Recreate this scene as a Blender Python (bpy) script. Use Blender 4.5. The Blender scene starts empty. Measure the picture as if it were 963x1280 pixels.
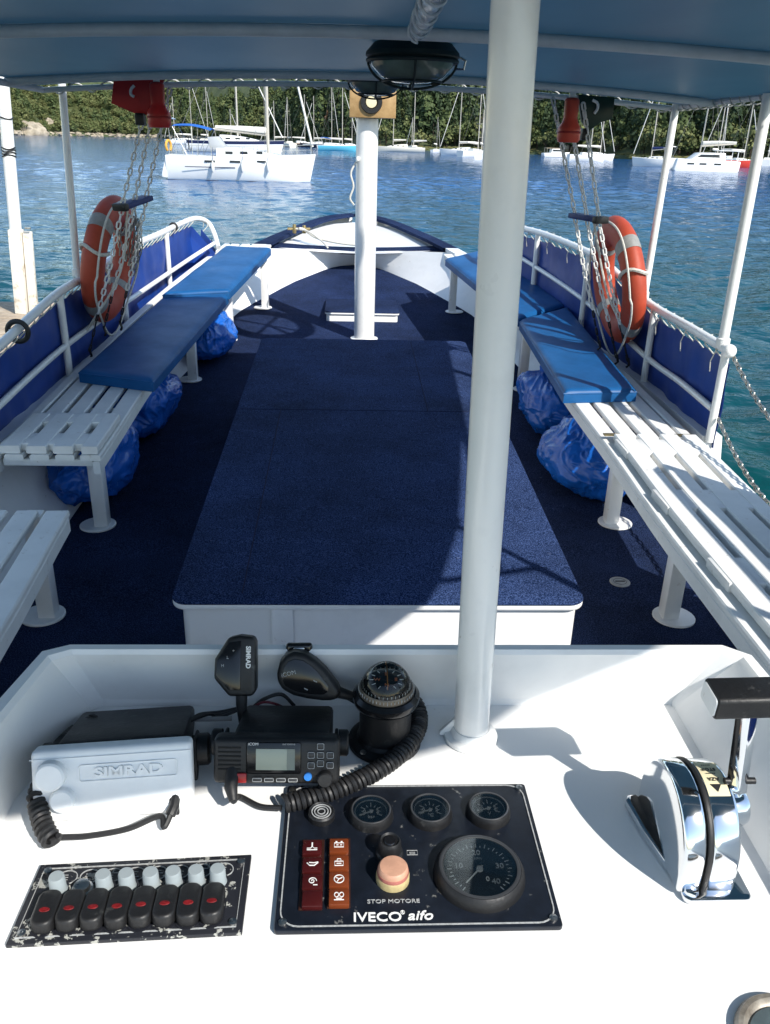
import bpy, bmesh, math, random
import numpy as np
from mathutils import Vector, Matrix, noise, Quaternion
random.seed(7); RNG = np.random.default_rng(11)
SC = bpy.context.scene
COL = SC.collection
PI = math.pi
V3 = Vector

# ------------------------------------------------------------------ camera
W, H, F, CAMZ = 963., 1280., 1050., 1.65
def solve_camera(fwd_px=(435, 174), roll=1.6):
    r = math.radians(roll)
    dx, dy = fwd_px[0]-W/2, H/2-fwd_px[1]
    ux = dx*math.cos(r)-dy*math.sin(r); uy = dx*math.sin(r)+dy*math.cos(r)
    p = math.atan2(uy, F); w = math.atan2(-ux, math.hypot(uy, F))
    fh = V3((math.sin(w), math.cos(w), 0)); rt = V3((math.cos(w), -math.sin(w), 0)); up = V3((0, 0, 1))
    D = fh*math.cos(p)-up*math.sin(p); U = fh*math.sin(p)+up*math.cos(p)
    return rt*math.cos(r)+U*math.sin(r), U*math.cos(r)-rt*math.sin(r), D
CR, CU, CD = solve_camera()
CAM = V3((0, 0, CAMZ))
def ray(x, y): return CR*((x-W/2)/F)+CU*((H/2-y)/F)+CD
def at_z(x, y, z): d = ray(x, y); return CAM+d*((z-CAMZ)/d.z)
def at_y(x, y, Y): d = ray(x, y); return CAM+d*(Y/d.y)
def at_x(x, y, X): d = ray(x, y); return CAM+d*(X/d.x)
cd = bpy.data.cameras.new('camera'); co = bpy.data.objects.new('camera', cd); COL.objects.link(co)
cd.sensor_fit = 'VERTICAL'; cd.sensor_height = 24; cd.lens = F/H*24; cd.clip_start = .02; cd.clip_end = 8000
co.matrix_world = Matrix(((CR.x, CU.x, -CD.x, CAM.x), (CR.y, CU.y, -CD.y, CAM.y), (CR.z, CU.z, -CD.z, CAM.z), (0, 0, 0, 1)))
SC.camera = co
DK, DY0 = .010, 2.5
def dz(y): return DK*max(0, min(y, 9.5)-DY0)**2
def at_deck(x, y, off=0):
    z = 0
    for _ in range(150):
        p = at_z(x, y, z+off); z = .5*z+.5*dz(p.y)
    return p

# ------------------------------------------------------------------ light
SUN_D = V3((-.75, .92, -1.0)).normalized()          # the way sunlight travels
sd = bpy.data.lights.new('sun', 'SUN'); so = bpy.data.objects.new('sun', sd); COL.objects.link(so)
sd.energy = 3.9; sd.angle = math.radians(.53); sd.color = (1, .955, .88)
so.rotation_euler = SUN_D.to_track_quat('-Z', 'Y').to_euler(); so.location = (5, -6, 9)
wd = bpy.data.worlds.new('World'); SC.world = wd; wd.use_nodes = True
nt = wd.node_tree; bg = nt.nodes['Background']
sk = nt.nodes.new('ShaderNodeTexSky'); sk.sky_type = 'NISHITA'; sk.sun_disc = False
sk.sun_elevation = math.asin(-SUN_D.z); sk.sun_rotation = math.atan2(-SUN_D.x, -SUN_D.y)
sk.air_density = 1.0; sk.dust_density = .15; sk.ozone_density = 1.8
tn = nt.nodes.new('ShaderNodeMix'); tn.data_type = 'RGBA'; tn.blend_type = 'MULTIPLY'; tn.inputs[0].default_value = 1; tn.inputs[7].default_value = (1.12, 1.03, .92, 1)
nt.links.new(sk.outputs[0], tn.inputs[6]); nt.links.new(tn.outputs[2], bg.inputs[0]); bg.inputs[1].default_value = .15
SC.view_settings.view_transform = 'Standard'; SC.view_settings.look = 'None'
SC.view_settings.exposure = .74; SC.view_settings.gamma = 1
SC.render.engine = 'CYCLES'
SC.cycles.max_bounces = 8; SC.cycles.diffuse_bounces = 4

# ------------------------------------------------------------------ materials
MATS = {}
def mat(name, col, rough=.5, metal=0., var=.0, vscale=8., bump=0., bscale=60., coat=0., spec=.5, trans=0., detail=4, col2=None, lo=.35, hi=.65, ior=1.45):
    if name in MATS: return MATS[name]
    m = bpy.data.materials.new(name); m.use_nodes = True; MATS[name] = m
    t = m.node_tree; b = t.nodes['Principled BSDF']; L = t.links
    b.inputs['Base Color'].default_value = (*col, 1); b.inputs['Roughness'].default_value = rough
    b.inputs['Metallic'].default_value = metal; b.inputs['Coat Weight'].default_value = coat
    b.inputs['Coat Roughness'].default_value = .08; b.inputs['Specular IOR Level'].default_value = spec
    b.inputs['Transmission Weight'].default_value = trans; b.inputs['IOR'].default_value = ior
    tc = t.nodes.new('ShaderNodeTexCoord')
    if var or col2:
        n = t.nodes.new('ShaderNodeTexNoise'); n.inputs['Scale'].default_value = vscale; n.inputs['Detail'].default_value = detail
        n.inputs['Roughness'].default_value = .65
        L.new(tc.outputs['Object'], n.inputs['Vector'])
        cr = t.nodes.new('ShaderNodeValToRGB'); L.new(n.outputs['Fac'], cr.inputs['Fac'])
        e = cr.color_ramp.elements
        c2 = col2 if col2 else tuple(max(0, c*(1-var)) for c in col)
        e[0].position = lo; e[0].color = (*c2, 1); e[1].position = hi; e[1].color = (*col, 1)
        L.new(cr.outputs['Color'], b.inputs['Base Color'])
        mr = t.nodes.new('ShaderNodeMapRange'); mr.inputs['To Min'].default_value = min(1, rough*1.35+.04); mr.inputs['To Max'].default_value = rough*.85
        L.new(n.outputs['Fac'], mr.inputs['Value'])
        if not trans: L.new(mr.outputs['Result'], b.inputs['Roughness'])
    if bump:
        n2 = t.nodes.new('ShaderNodeTexNoise'); n2.inputs['Scale'].default_value = bscale; n2.inputs['Detail'].default_value = 3
        L.new(tc.outputs['Object'], n2.inputs['Vector'])
        bp = t.nodes.new('ShaderNodeBump'); bp.inputs['Strength'].default_value = bump; bp.inputs['Distance'].default_value = .004
        L.new(n2.outputs['Fac'], bp.inputs['Height']); L.new(bp.outputs['Normal'], b.inputs['Normal'])
    return m
WHITE = mat('white_gloss_paint', (.80, .80, .79), .28, var=.07, vscale=5, bump=.10, bscale=22, coat=.25, lo=.3, hi=.55)
GEL = mat('white_gelcoat', (.82, .82, .81), .30, var=.10, vscale=7, bump=.05, bscale=14, coat=.2, lo=.28, hi=.5)
PIPE = mat('white_painted_pipe', (.78, .78, .76), .25, var=.08, vscale=14, bump=.14, bscale=40, coat=.4, lo=.25, hi=.5)
SLAT = mat('white_painted_wood', (.78, .78, .76), .38, var=.12, vscale=6, bump=.25, bscale=35, lo=.25, hi=.6)
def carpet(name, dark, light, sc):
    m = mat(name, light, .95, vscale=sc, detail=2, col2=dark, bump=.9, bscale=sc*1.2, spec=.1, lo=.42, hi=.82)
    t = m.node_tree; L = t.links; b = t.nodes['Principled BSDF']
    tc = t.nodes.new('ShaderNodeTexCoord'); n = t.nodes.new('ShaderNodeTexNoise'); n.inputs['Scale'].default_value = 2.2; n.inputs['Detail'].default_value = 6; n.inputs['Roughness'].default_value = .7
    L.new(tc.outputs['Object'], n.inputs['Vector'])
    mr = t.nodes.new('ShaderNodeMapRange'); mr.inputs['From Min'].default_value = .3; mr.inputs['From Max'].default_value = .7; mr.inputs['To Min'].default_value = .58; mr.inputs['To Max'].default_value = 1.3
    L.new(n.outputs['Fac'], mr.inputs['Value'])
    n3 = t.nodes.new('ShaderNodeTexNoise'); n3.inputs['Scale'].default_value = 34; n3.inputs['Detail'].default_value = 5; L.new(tc.outputs['Object'], n3.inputs['Vector'])
    r3 = t.nodes.new('ShaderNodeMapRange'); r3.inputs['From Min'].default_value = .70; r3.inputs['From Max'].default_value = .78; r3.inputs['To Max'].default_value = .18; L.new(n3.outputs['Fac'], r3.inputs['Value'])
    src = b.inputs['Base Color'].links[0].from_socket
    mx = t.nodes.new('ShaderNodeVectorMath'); mx.operation = 'SCALE'; L.new(src, mx.inputs[0]); L.new(mr.outputs[0], mx.inputs['Scale'])
    m2 = t.nodes.new('ShaderNodeMix'); m2.data_type = 'RGBA'; L.new(r3.outputs[0], m2.inputs[0]); L.new(mx.outputs[0], m2.inputs[6]); m2.inputs[7].default_value = (.32, .33, .34, 1)
    L.new(m2.outputs[2], b.inputs['Base Color']); return m
def specks(m, scale, lo, hi, amount, col):
    t = m.node_tree; L = t.links; b = t.nodes['Principled BSDF']; tc = t.nodes.new('ShaderNodeTexCoord')
    n = t.nodes.new('ShaderNodeTexNoise'); n.inputs['Scale'].default_value = scale; n.inputs['Detail'].default_value = 4; n.inputs['Roughness'].default_value = .6; L.new(tc.outputs['Object'], n.inputs['Vector'])
    mr = t.nodes.new('ShaderNodeMapRange'); mr.inputs['From Min'].default_value = lo; mr.inputs['From Max'].default_value = hi; mr.inputs['To Max'].default_value = amount; L.new(n.outputs['Fac'], mr.inputs['Value'])
    mx = t.nodes.new('ShaderNodeMix'); mx.data_type = 'RGBA'; L.new(mr.outputs[0], mx.inputs[0]); L.new(b.inputs['Base Color'].links[0].from_socket, mx.inputs[6]); mx.inputs[7].default_value = (*col, 1)
    L.new(mx.outputs[2], b.inputs['Base Color'])
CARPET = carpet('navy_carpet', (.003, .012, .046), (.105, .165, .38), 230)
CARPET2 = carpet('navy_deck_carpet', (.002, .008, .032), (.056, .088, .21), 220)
VINYL = mat('blue_vinyl', (.007, .092, .27), .40, var=.25, vscale=4, bump=.12, bscale=18, spec=.3)
TARP = mat('blue_tarpaulin', (.006, .042, .25), .42, var=.22, vscale=4, bump=.35, bscale=9)
BAG = mat('blue_plastic_bag', (.010, .115, .50), .22, var=.2, vscale=9, bump=.6, bscale=34)
ORANGE = mat('lifebuoy_orange', (.40, .054, .022), .5, var=.2, vscale=10, bump=.15, bscale=30)
LAMPO = mat('orange_plastic', (.56, .06, .03), .35, var=.1, vscale=12)
REDP = mat('red_paint', (.52, .018, .018), .4, var=.12, vscale=6)
GREENP = mat('dark_green_paint', (.004, .028, .018), .4, var=.15, vscale=6)
SILVERT = mat('reflective_tape', (.27, .27, .26), .45, var=.2, vscale=40)
ROPE = mat('white_rope', (.62, .60, .54), .85, var=.25, vscale=80, bump=.5, bscale=200)
PLCHAIN = mat('white_plastic_chain', (.70, .70, .68), .4, var=.1, vscale=20)
GALV = mat('galvanised_chain', (.45, .44, .40), .38, 1., var=.25, vscale=40)
BLUEW = mat('blue_painted_wood', (.015, .035, .16), .5, var=.25, vscale=20)
BLACKP = mat('black_plastic', (.011, .011, .012), .42, var=.3, vscale=20, bump=.12, bscale=220)
BLACKG = mat('black_gloss_plastic', (.008, .008, .009), .16)
RUBBER = mat('black_rubber', (.014, .014, .015), .5, bump=.1, bscale=120)
PANELB = mat('dark_panel_face', (.010, .0135, .022), .30, var=.4, vscale=60, spec=.4)
WORN = mat('worn_panel_face', (.012, .013, .018), .42, vscale=90, detail=8, col2=(.34, .34, .31), lo=.405, hi=.42)
CHROME = mat('chrome', (.78, .80, .82), .06, 1., var=.03, vscale=12)
STEEL = mat('stainless_steel', (.55, .55, .54), .25, 1., var=.15, vscale=30)
SILI = mat('clear_silicone', (.36, .41, .43), .35, trans=.25, ior=1.4)
def clear(name, tint, refl):
    m = bpy.data.materials.new(name); m.use_nodes = True; t = m.node_tree; L = t.links; t.nodes.remove(t.nodes['Principled BSDF'])
    a = t.nodes.new('ShaderNodeBsdfTransparent'); a.inputs[0].default_value = (*tint, 1)
    b = t.nodes.new('ShaderNodeBsdfGlossy'); b.inputs['Roughness'].default_value = .03
    f = t.nodes.new('ShaderNodeFresnel'); f.inputs['IOR'].default_value = 1.45
    ml = t.nodes.new('ShaderNodeMath'); ml.operation = 'MULTIPLY'; ml.inputs[1].default_value = refl; L.new(f.outputs[0], ml.inputs[0])
    x = t.nodes.new('ShaderNodeMixShader'); L.new(ml.outputs[0], x.inputs[0]); L.new(a.outputs[0], x.inputs[1]); L.new(b.outputs[0], x.inputs[2])
    L.new(x.outputs[0], t.nodes['Material Output'].inputs['Surface']); return m
GLASS = clear('clear_glass', (.95, .97, .97), .8)
DOMEG = clear('dome_glass', (.88, .90, .88), 1.0)
PRINT = mat('white_print', (.72, .72, .70), .6)
PRINTG = mat('grey_print', (.42, .43, .43), .6, var=.4, vscale=300)
REDI = mat('red_rocker_lens', (.22, .012, .014), .3, var=.6, vscale=300)
DARKRED = mat('dark_red_lens', (.045, .006, .006), .2)
AMBER = mat('amber_lens', (.15, .033, .010), .2)
STOPC = mat('stop_button_cap', (.55, .30, .20), .4, var=.2, vscale=70)
STOPY = mat('stop_button_skirt', (.50, .40, .20), .3, var=.3, vscale=90)
LCD = mat('lcd_screen', (.33, .36, .29), .25)
KEYS = mat('radio_key', (.030, .030, .032), .4)
BLUEK = mat('blue_radio_key', (.02, .16, .50), .35)
WOOD = mat('varnished_block', (.42, .27, .12), .4, vscale=14, col2=(.30, .18, .07), bump=.1)
LABELM = mat('cream_label', (.72, .64, .42), .5)
OLIVEK = mat('dark_green_lamp', (.010, .020, .018), .45, var=.3, vscale=14)
LAMPGL = mat('lamp_glass', (.17, .21, .17), .12, var=.3, vscale=10)
WRAP = mat('cling_wrap', (.70, .72, .73), .18, var=.25, vscale=30, bump=1., bscale=50)
BROWNR = mat('weathered_rim', (.36, .33, .28), .35, .4, vscale=40, col2=(.10, .08, .06))
FRAMEB = mat('canopy_bar_paint', (.66, .67, .67), .35, var=.12, vscale=12)
BRASS = mat('old_brass', (.42, .33, .16), .4, .9, var=.4, vscale=60)
GRILL = mat('radio_grille', (.004, .004, .004), .8)

for m_, sc_, lo_, hi_, am_ in ((WHITE, 28, .68, .76, .5), (GEL, 42, .70, .76, .4), (PIPE, 48, .68, .76, .5), (SLAT, 30, .64, .74, .5)): specks(m_, sc_, lo_, hi_, am_, (.32, .25, .18))
specks(ORANGE, 22, .60, .72, .5, (.30, .10, .06)); specks(BLACKP, 60, .62, .74, .25, (.20, .20, .19)); specks(PANELB, 90, .66, .72, .5, (.30, .30, .28)); specks(TARP, 9, .55, .75, .25, (.05, .09, .28))
def canopy_mat():
    m = bpy.data.materials.new('blue_canopy_fabric'); m.use_nodes = True; t = m.node_tree; L = t.links
    b = t.nodes['Principled BSDF']; out = t.nodes['Material Output']
    tc = t.nodes.new('ShaderNodeTexCoord'); n = t.nodes.new('ShaderNodeTexNoise'); n.inputs['Scale'].default_value = 3.5; n.inputs['Detail'].default_value = 4
    mp = t.nodes.new('ShaderNodeMapping'); mp.inputs['Scale'].default_value = (1, .35, 1)
    L.new(tc.outputs['Object'], mp.inputs['Vector']); L.new(mp.outputs['Vector'], n.inputs['Vector'])
    cr = t.nodes.new('ShaderNodeValToRGB'); L.new(n.outputs['Fac'], cr.inputs['Fac'])
    cr.color_ramp.elements[0].position = .3; cr.color_ramp.elements[0].color = (.050, .104, .145, 1)
    cr.color_ramp.elements[1].position = .7; cr.color_ramp.elements[1].color = (.072, .138, .188, 1)
    L.new(cr.outputs['Color'], b.inputs['Base Color']); b.inputs['Roughness'].default_value = .42
    tr = t.nodes.new('ShaderNodeBsdfTranslucent'); tr.inputs['Color'].default_value = (.03, .09, .15, 1)
    mx = t.nodes.new('ShaderNodeMixShader'); mx.inputs[0].default_value = .18
    n2 = t.nodes.new('ShaderNodeTexNoise'); n2.inputs['Scale'].default_value = 2.2; L.new(mp.outputs['Vector'], n2.inputs['Vector'])
    bp = t.nodes.new('ShaderNodeBump'); bp.inputs['Strength'].default_value = .35; bp.inputs['Distance'].default_value = .05
    L.new(n2.outputs['Fac'], bp.inputs['Height']); L.new(bp.outputs['Normal'], b.inputs['Normal'])
    L.new(b.outputs[0], mx.inputs[1]); L.new(tr.outputs[0], mx.inputs[2]); L.new(mx.outputs[0], out.inputs['Surface'])
    return m
CANOPY = canopy_mat()

# ------------------------------------------------------------------ mesh builder
I4 = Matrix.Identity(4)
class MB:
    def __init__(s): s.v = []; s.f = []; s.mi = []; s.M = I4; s.cur = 0
    def add(s, vs, fs):
        n = len(s.v); s.v += [tuple(s.M @ V3(v)) for v in vs]
        s.f += [tuple(i+n for i in f) for f in fs]; s.mi += [s.cur]*len(fs)
        return s
    def bm(s, bm):
        bm.verts.index_update()
        s.add([v.co.copy() for v in bm.verts], [[v.index for v in f.verts] for f in bm.faces]); bm.free(); return s
    def box(s, c, d, bev=0, seg=2, rot=None):
        bm = bmesh.new(); bmesh.ops.create_cube(bm, size=1)
        for v in bm.verts: v.co = V3((v.co.x*d[0], v.co.y*d[1], v.co.z*d[2]))
        if bev: bmesh.ops.bevel(bm, geom=bm.edges[:], offset=bev, segments=seg, profile=.5, affect='EDGES')
        T = Matrix.Translation(c)
        if rot is not None: T = T @ rot
        bm.transform(T); return s.bm(bm)
    def prism(s, pts, axis, a, b, bev=0, seg=2):
        """polygon pts (2d) extruded along axis 'x','y','z' from a to b"""
        def P(u, v, w): return {'x': (w, u, v), 'y': (u, w, v), 'z': (u, v, w)}[axis]
        bm = bmesh.new(); n = len(pts)
        va = [bm.verts.new(P(u, v, a)) for u, v in pts]; vb = [bm.verts.new(P(u, v, b)) for u, v in pts]
        bm.faces.new(va); bm.faces.new(vb[::-1])
        for i in range(n): bm.faces.new((va[i], vb[i], vb[(i+1) % n], va[(i+1) % n]))
        bmesh.ops.recalc_face_normals(bm, faces=bm.faces[:])
        if bev:
            es = [e for e in bm.edges if len(e.link_faces) == 2 and e.calc_face_angle(0) > .6]
            bmesh.ops.bevel(bm, geom=es, offset=bev, segments=seg, profile=.5, affect='EDGES')
        return s.bm(bm)
    def tube(s, pts, r, n=10, closed=False, cap=True, flat=1.0):
        pts = [V3(p) for p in pts]; m = len(pts); rs = r if isinstance(r, (list, tuple)) else [r]*m
        tang = []
        for i in range(m):
            if closed: d = pts[(i+1) % m]-pts[i-1]
            else: d = pts[min(i+1, m-1)]-pts[max(i-1, 0)]
            tang.append(d.normalized() if d.length > 1e-9 else V3((0, 0, 1)))
        u = tang[0].orthogonal().normalized(); vs = []; fs = []
        for i in range(m):
            if i: 
                q = tang[i-1].rotation_difference(tang[i]); u = q @ u
            u = (u-tang[i]*u.dot(tang[i])).normalized(); w = tang[i].cross(u)
            for k in range(n):
                a = 2*PI*k/n; vs.append(pts[i]+u*(math.cos(a)*rs[i])+w*(math.sin(a)*rs[i]*flat))
        for i in range(m if closed else m-1):
            j = (i+1) % m
            for k in range(n):
                k2 = (k+1) % n; fs.append((i*n+k, i*n+k2, j*n+k2, j*n+k))
        if cap and not closed: fs.append(tuple(range(n))[::-1]); fs.append(tuple((m-1)*n+k for k in range(n)))
        return s.add(vs, fs)
    def lathe(s, prof, c=(0, 0, 0), n=32, T=None, caps=True):
        vs = []; fs = []; m = len(prof)
        for r, z in prof:
            for k in range(n):
                a = 2*PI*k/n; p = V3((r*math.cos(a), r*math.sin(a), z))
                if T is not None: p = T @ p
                vs.append(p+V3(c))
        for i in range(m-1):
            for k in range(n):
                k2 = (k+1) % n; fs.append((i*n+k, i*n+k2, (i+1)*n+k2, (i+1)*n+k))
        if caps and prof[0][0] > 1e-6: fs.append(tuple(range(n))[::-1])
        if caps and prof[-1][0] > 1e-6: fs.append(tuple((m-1)*n+k for k in range(n)))
        return s.add(vs, fs)
    def grid(s, fn, nu, nv, two=False):
        vs = [fn(i/nu, j/nv) for i in range(nu+1) for j in range(nv+1)]
        fs = [(i*(nv+1)+j, (i+1)*(nv+1)+j, (i+1)*(nv+1)+j+1, i*(nv+1)+j+1) for i in range(nu) for j in range(nv)]
        return s.add(vs, fs)
    def sphere(s, c, d, sub=3, fn=None):
        bm = bmesh.new(); bmesh.ops.create_icosphere(bm, subdivisions=sub, radius=1)
        for v in bm.verts:
            k = fn(v.co) if fn else 1
            v.co = V3((v.co.x*d[0]*k, v.co.y*d[1]*k, v.co.z*d[2]*k))+V3(c)
        return s.bm(bm)
    def build(s, name, m, parent=None, smooth=35, mats=None):
        me = bpy.data.meshes.new(name)
        off = parent_world(parent) if parent else V3((0, 0, 0))
        me.from_pydata([V3(v)-off for v in s.v], [], s.f)
        for q in ([m] if not mats else mats): me.materials.append(q)
        if mats: me.polygons.foreach_set('material_index', s.mi)
        bm = bmesh.new(); bm.from_mesh(me); bmesh.ops.remove_doubles(bm, verts=bm.verts[:], dist=1e-6)
        if smooth: bmesh.ops.recalc_face_normals(bm, faces=bm.faces[:])
        bm.to_mesh(me); bm.free(); me.update()
        if smooth: me.shade_smooth(); me.set_sharp_from_angle(angle=math.radians(smooth))
        o = bpy.data.objects.new(name, me); COL.objects.link(o)
        if parent: o.parent = parent
        return o
def parent_world(p):
    v = V3((0, 0, 0))
    while p is not None: v = v+p.location; p = p.parent
    return v
def tag(o, label=None, cat=None, group=None, kind=None):
    if label: o['label'] = label
    if cat: o['category'] = cat
    if group: o['group'] = group
    if kind: o['kind'] = kind
    return o
def thing(name, loc, label, cat, group=None):
    o = bpy.data.objects.new(name, None); COL.objects.link(o); o.location = loc; o.empty_display_size = .1
    return tag(o, label, cat, group)
def copy_tree(o, delta, parent=None):
    c = o.copy(); COL.objects.link(c)
    if parent: c.parent = parent
    else: c.location = o.location+V3(delta)
    for ch in o.children: copy_tree(ch, delta, c)
    return c
def tube(name, pts, r, m, parent=None, n=10, **k): return MB().tube(pts, r, n, **k).build(name, m, parent)
def box(name, c, d, m, parent=None, bev=.003, rot=None, seg=2): return MB().box(c, d, bev, seg, rot).build(name, m, parent)
def curve(pts, n=40):
    """Catmull-Rom through pts"""
    P = [V3(p) for p in pts]; P = [P[0]*2-P[1]]+P+[P[-1]*2-P[-2]]; out = []; segs = len(P)-3
    for i in range(n+1):
        t = i/n*segs; k = min(int(t), segs-1); t -= k; a, b, c, d = P[k:k+4]
        out.append(.5*((2*b)+(c-a)*t+(2*a-5*b+4*c-d)*t*t+(3*b-a-3*c+d)*t**3))
    return out
def interp(tab, x):
    return float(np.interp(x, [t[0] for t in tab], [t[1] for t in tab]))
def smooth_interp(tab, x):
    xs = [t[0] for t in tab]
    if x <= xs[0]: return tab[0][1]
    if x >= xs[-1]: return tab[-1][1]
    k = max(i for i in range(len(xs)) if xs[i] <= x); k = min(k, len(xs)-2)
    y = [t[1] for t in tab]; m = []
    for i in range(len(xs)):
        a, b = max(i-1, 0), min(i+1, len(xs)-1); m.append((y[b]-y[a])/(xs[b]-xs[a]))
    h = xs[k+1]-xs[k]; t = (x-xs[k])/h
    return (2*t**3-3*t*t+1)*y[k]+(t**3-2*t*t+t)*h*m[k]+(-2*t**3+3*t*t)*y[k+1]+(t**3-t*t)*h*m[k+1]
def txt(name, body, size, M, m, parent, ext=.0004, align='CENTER', sx=1., bold=0., shear=0.):
    cu = bpy.data.curves.new(name, 'FONT'); cu.body = body; cu.size = size; cu.extrude = ext; cu.align_x = align; cu.align_y = 'CENTER'; cu.offset = bold; cu.shear = shear
    cu.resolution_u = 3
    o = bpy.data.objects.new(name, cu); COL.objects.link(o); bpy.context.view_layer.update()
    me = bpy.data.meshes.new_from_object(o.evaluated_get(bpy.context.evaluated_depsgraph_get())); me.name = name
    bpy.data.objects.remove(o)
    me.transform(Matrix.Translation(-parent_world(parent)) @ M @ Matrix.Diagonal((sx, 1, 1, 1)))
    me.materials.clear(); me.materials.append(m)
    o = bpy.data.objects.new(name, me); COL.objects.link(o); o.parent = parent; return o
def chain(mb, pts, link, wid, r, n1=10, n2=5, twist=0):
    """links along a polyline, alternate ones turned a quarter"""
    P = [V3(p) for p in pts]; L = [0]
    for a, b in zip(P, P[1:]): L.append(L[-1]+(b-a).length)
    pitch = link-2.2*r; cnt = max(1, int(L[-1]/pitch))
    for i in range(cnt):
        s_ = (i+.5)/cnt*L[-1]; k = max(j for j in range(len(L)) if L[j] <= s_); k = min(k, len(P)-2)
        t = (s_-L[k])/max(1e-9, L[k+1]-L[k]); c = P[k].lerp(P[k+1], t); d = (P[k+1]-P[k]).normalized()
        u = d.orthogonal().normalized(); u = Quaternion(d, (i % 2)*PI/2+.5+twist+random.uniform(-.15, .15)) @ u
        ring = []
        hl = link/2-wid/2
        for q in range(n1):
            a = 2*PI*q/n1; ca, sa = math.cos(a), math.sin(a)
            ring.append(c+d*(ca*(wid/2-r)+(hl if ca > 0 else -hl)*(1 if abs(ca) > .05 else 0))+u*(sa*(wid/2-r)))
        mb.tube(ring, r, n2, closed=True)
    return mb
def coil(mb, pts, R, r, pitch, n2=6, per=10, R2=None):
    P = [V3(p) for p in pts]; L = [0]
    for a, b in zip(P, P[1:]): L.append(L[-1]+(b-a).length)
    N = int(L[-1]/pitch*per); out = []; u = None; pd = None
    for i in range(N+1):
        s_ = i/N*L[-1]; k = max(j for j in range(len(L)) if L[j] <= s_); k = min(k, len(P)-2)
        t = (s_-L[k])/max(1e-9, L[k+1]-L[k]); c = P[k].lerp(P[k+1], t)
        d0 = (P[min(k+1, len(P)-1)]-P[max(k-1, 0)] if t < .5 else P[min(k+2, len(P)-1)]-P[k]).normalized()
        if u is None: u = d0.orthogonal().normalized()
        u = (u-d0*u.dot(d0)).normalized(); w = d0.cross(u); a = 2*PI*i/per
        RR = R if R2 is None else R+(R2-R)*i/N
        out.append(c+(u*math.cos(a)+w*math.sin(a))*RR)
    return mb.tube(out, r, n2)

CX = .09                                           # the boat's centre line
exec_order = []

# ================================================================== THE BOAT WE STAND ON
arc = [(295, 393), (340, 367), (373, 350), (407, 337)]
dtab = [(-4, 1.25), (0, 1.33), (3, 1.36), (5, 1.32), (6.2, 1.18)]
for q in arc:
    p = at_deck(*q); dtab.append((p.y, CX-p.x))
TIPY = at_deck(443, 331).y
dtab.append((TIPY-.05, .16)); dtab.append((TIPY, 0.0)); dtab = [d for i, d in enumerate(dtab)]
gtab = [(-4, 1.45), (0, 1.54), (3, 1.58), (4.6, 1.58), (6, 1.47), (7, 1.30), (8, 1.09), (8.7, .88), (9.3, .735), (9.8, .60), (10.25, .43), (10.6, .22), (10.78, 0)]
ztab = [(-4, .42), (2.5, .42), (5, .44), (6, .48), (7, .53), (8, .61), (8.7, .68), (9.8, .725), (10.78, .80)]
g = lambda y: smooth_interp(gtab, y)
zg0 = lambda y: smooth_interp(ztab, y)
def zg(y, side=-1):
    z = zg0(y)
    return z if side < 0 else z-.34*max(0, min(1, (3.58-y)/.10))*max(0, min(1, (y-2.3)/.12))
dd = lambda y: smooth_interp(dtab, y)
boat = thing('excursion_boat', (CX, 2.5, 0), 'white wooden excursion boat with navy carpeted deck, seen from its helm', 'boat')
ys = [-4+i*.5 for i in range(13)]+[2.3, 2.42, 2.8, 3.2, 3.48, 3.58]+[3.75+i*.25 for i in range(20)]
def deck_rows():
    rows = []
    for y in [q for q in ys if q < TIPY-.3]+[TIPY-.22, TIPY-.12, TIPY-.05, TIPY-.012, TIPY]:
        rows.append((y, max(dd(y), 0.001)))
    return rows
rows = deck_rows()
mb = MB()
vs = []; fs = []; N = 8
for y, d in rows:
    for j in range(N+1): vs.append((CX+d*(2*j/N-1), y, dz(y)))
for i in range(len(rows)-1):
    for j in range(N): fs.append((i*(N+1)+j, i*(N+1)+j+1, (i+1)*(N+1)+j+1, (i+1)*(N+1)+j))
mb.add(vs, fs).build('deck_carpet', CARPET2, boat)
# inner bulwark from the deck edge up to the gunwale, then to the band under the foredeck
BANDY = 8.93
def upper(y, sgn):
    if y <= 8.7: return g(y), y, zg(y, sgn)
    t = (y-8.7)/(TIPY-8.7)
    return .88*(1-t), 8.72+t*.23, .66-t*.06
mb = MB()
for sgn in (-1, 1):
    vs = []; fs = []
    for y, d in rows:
        a = V3((CX+sgn*d, y, dz(y)-.004)); u = upper(y, sgn); b = V3((CX+sgn*u[0], u[1], u[2]))
        for k in range(5):
            t = k/4; p = a.lerp(b, t); 
            if y < 8.7: p.x += sgn*.03*math.sin(PI*t)
            vs.append(p)
    for i in range(len(rows)-1):
        for k in range(4): fs.append((i*5+k, i*5+k+1, (i+1)*5+k+1, (i+1)*5+k))
    mb.add(vs, fs)
mb.build('bulwark', WHITE, boat, smooth=50)
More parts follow.
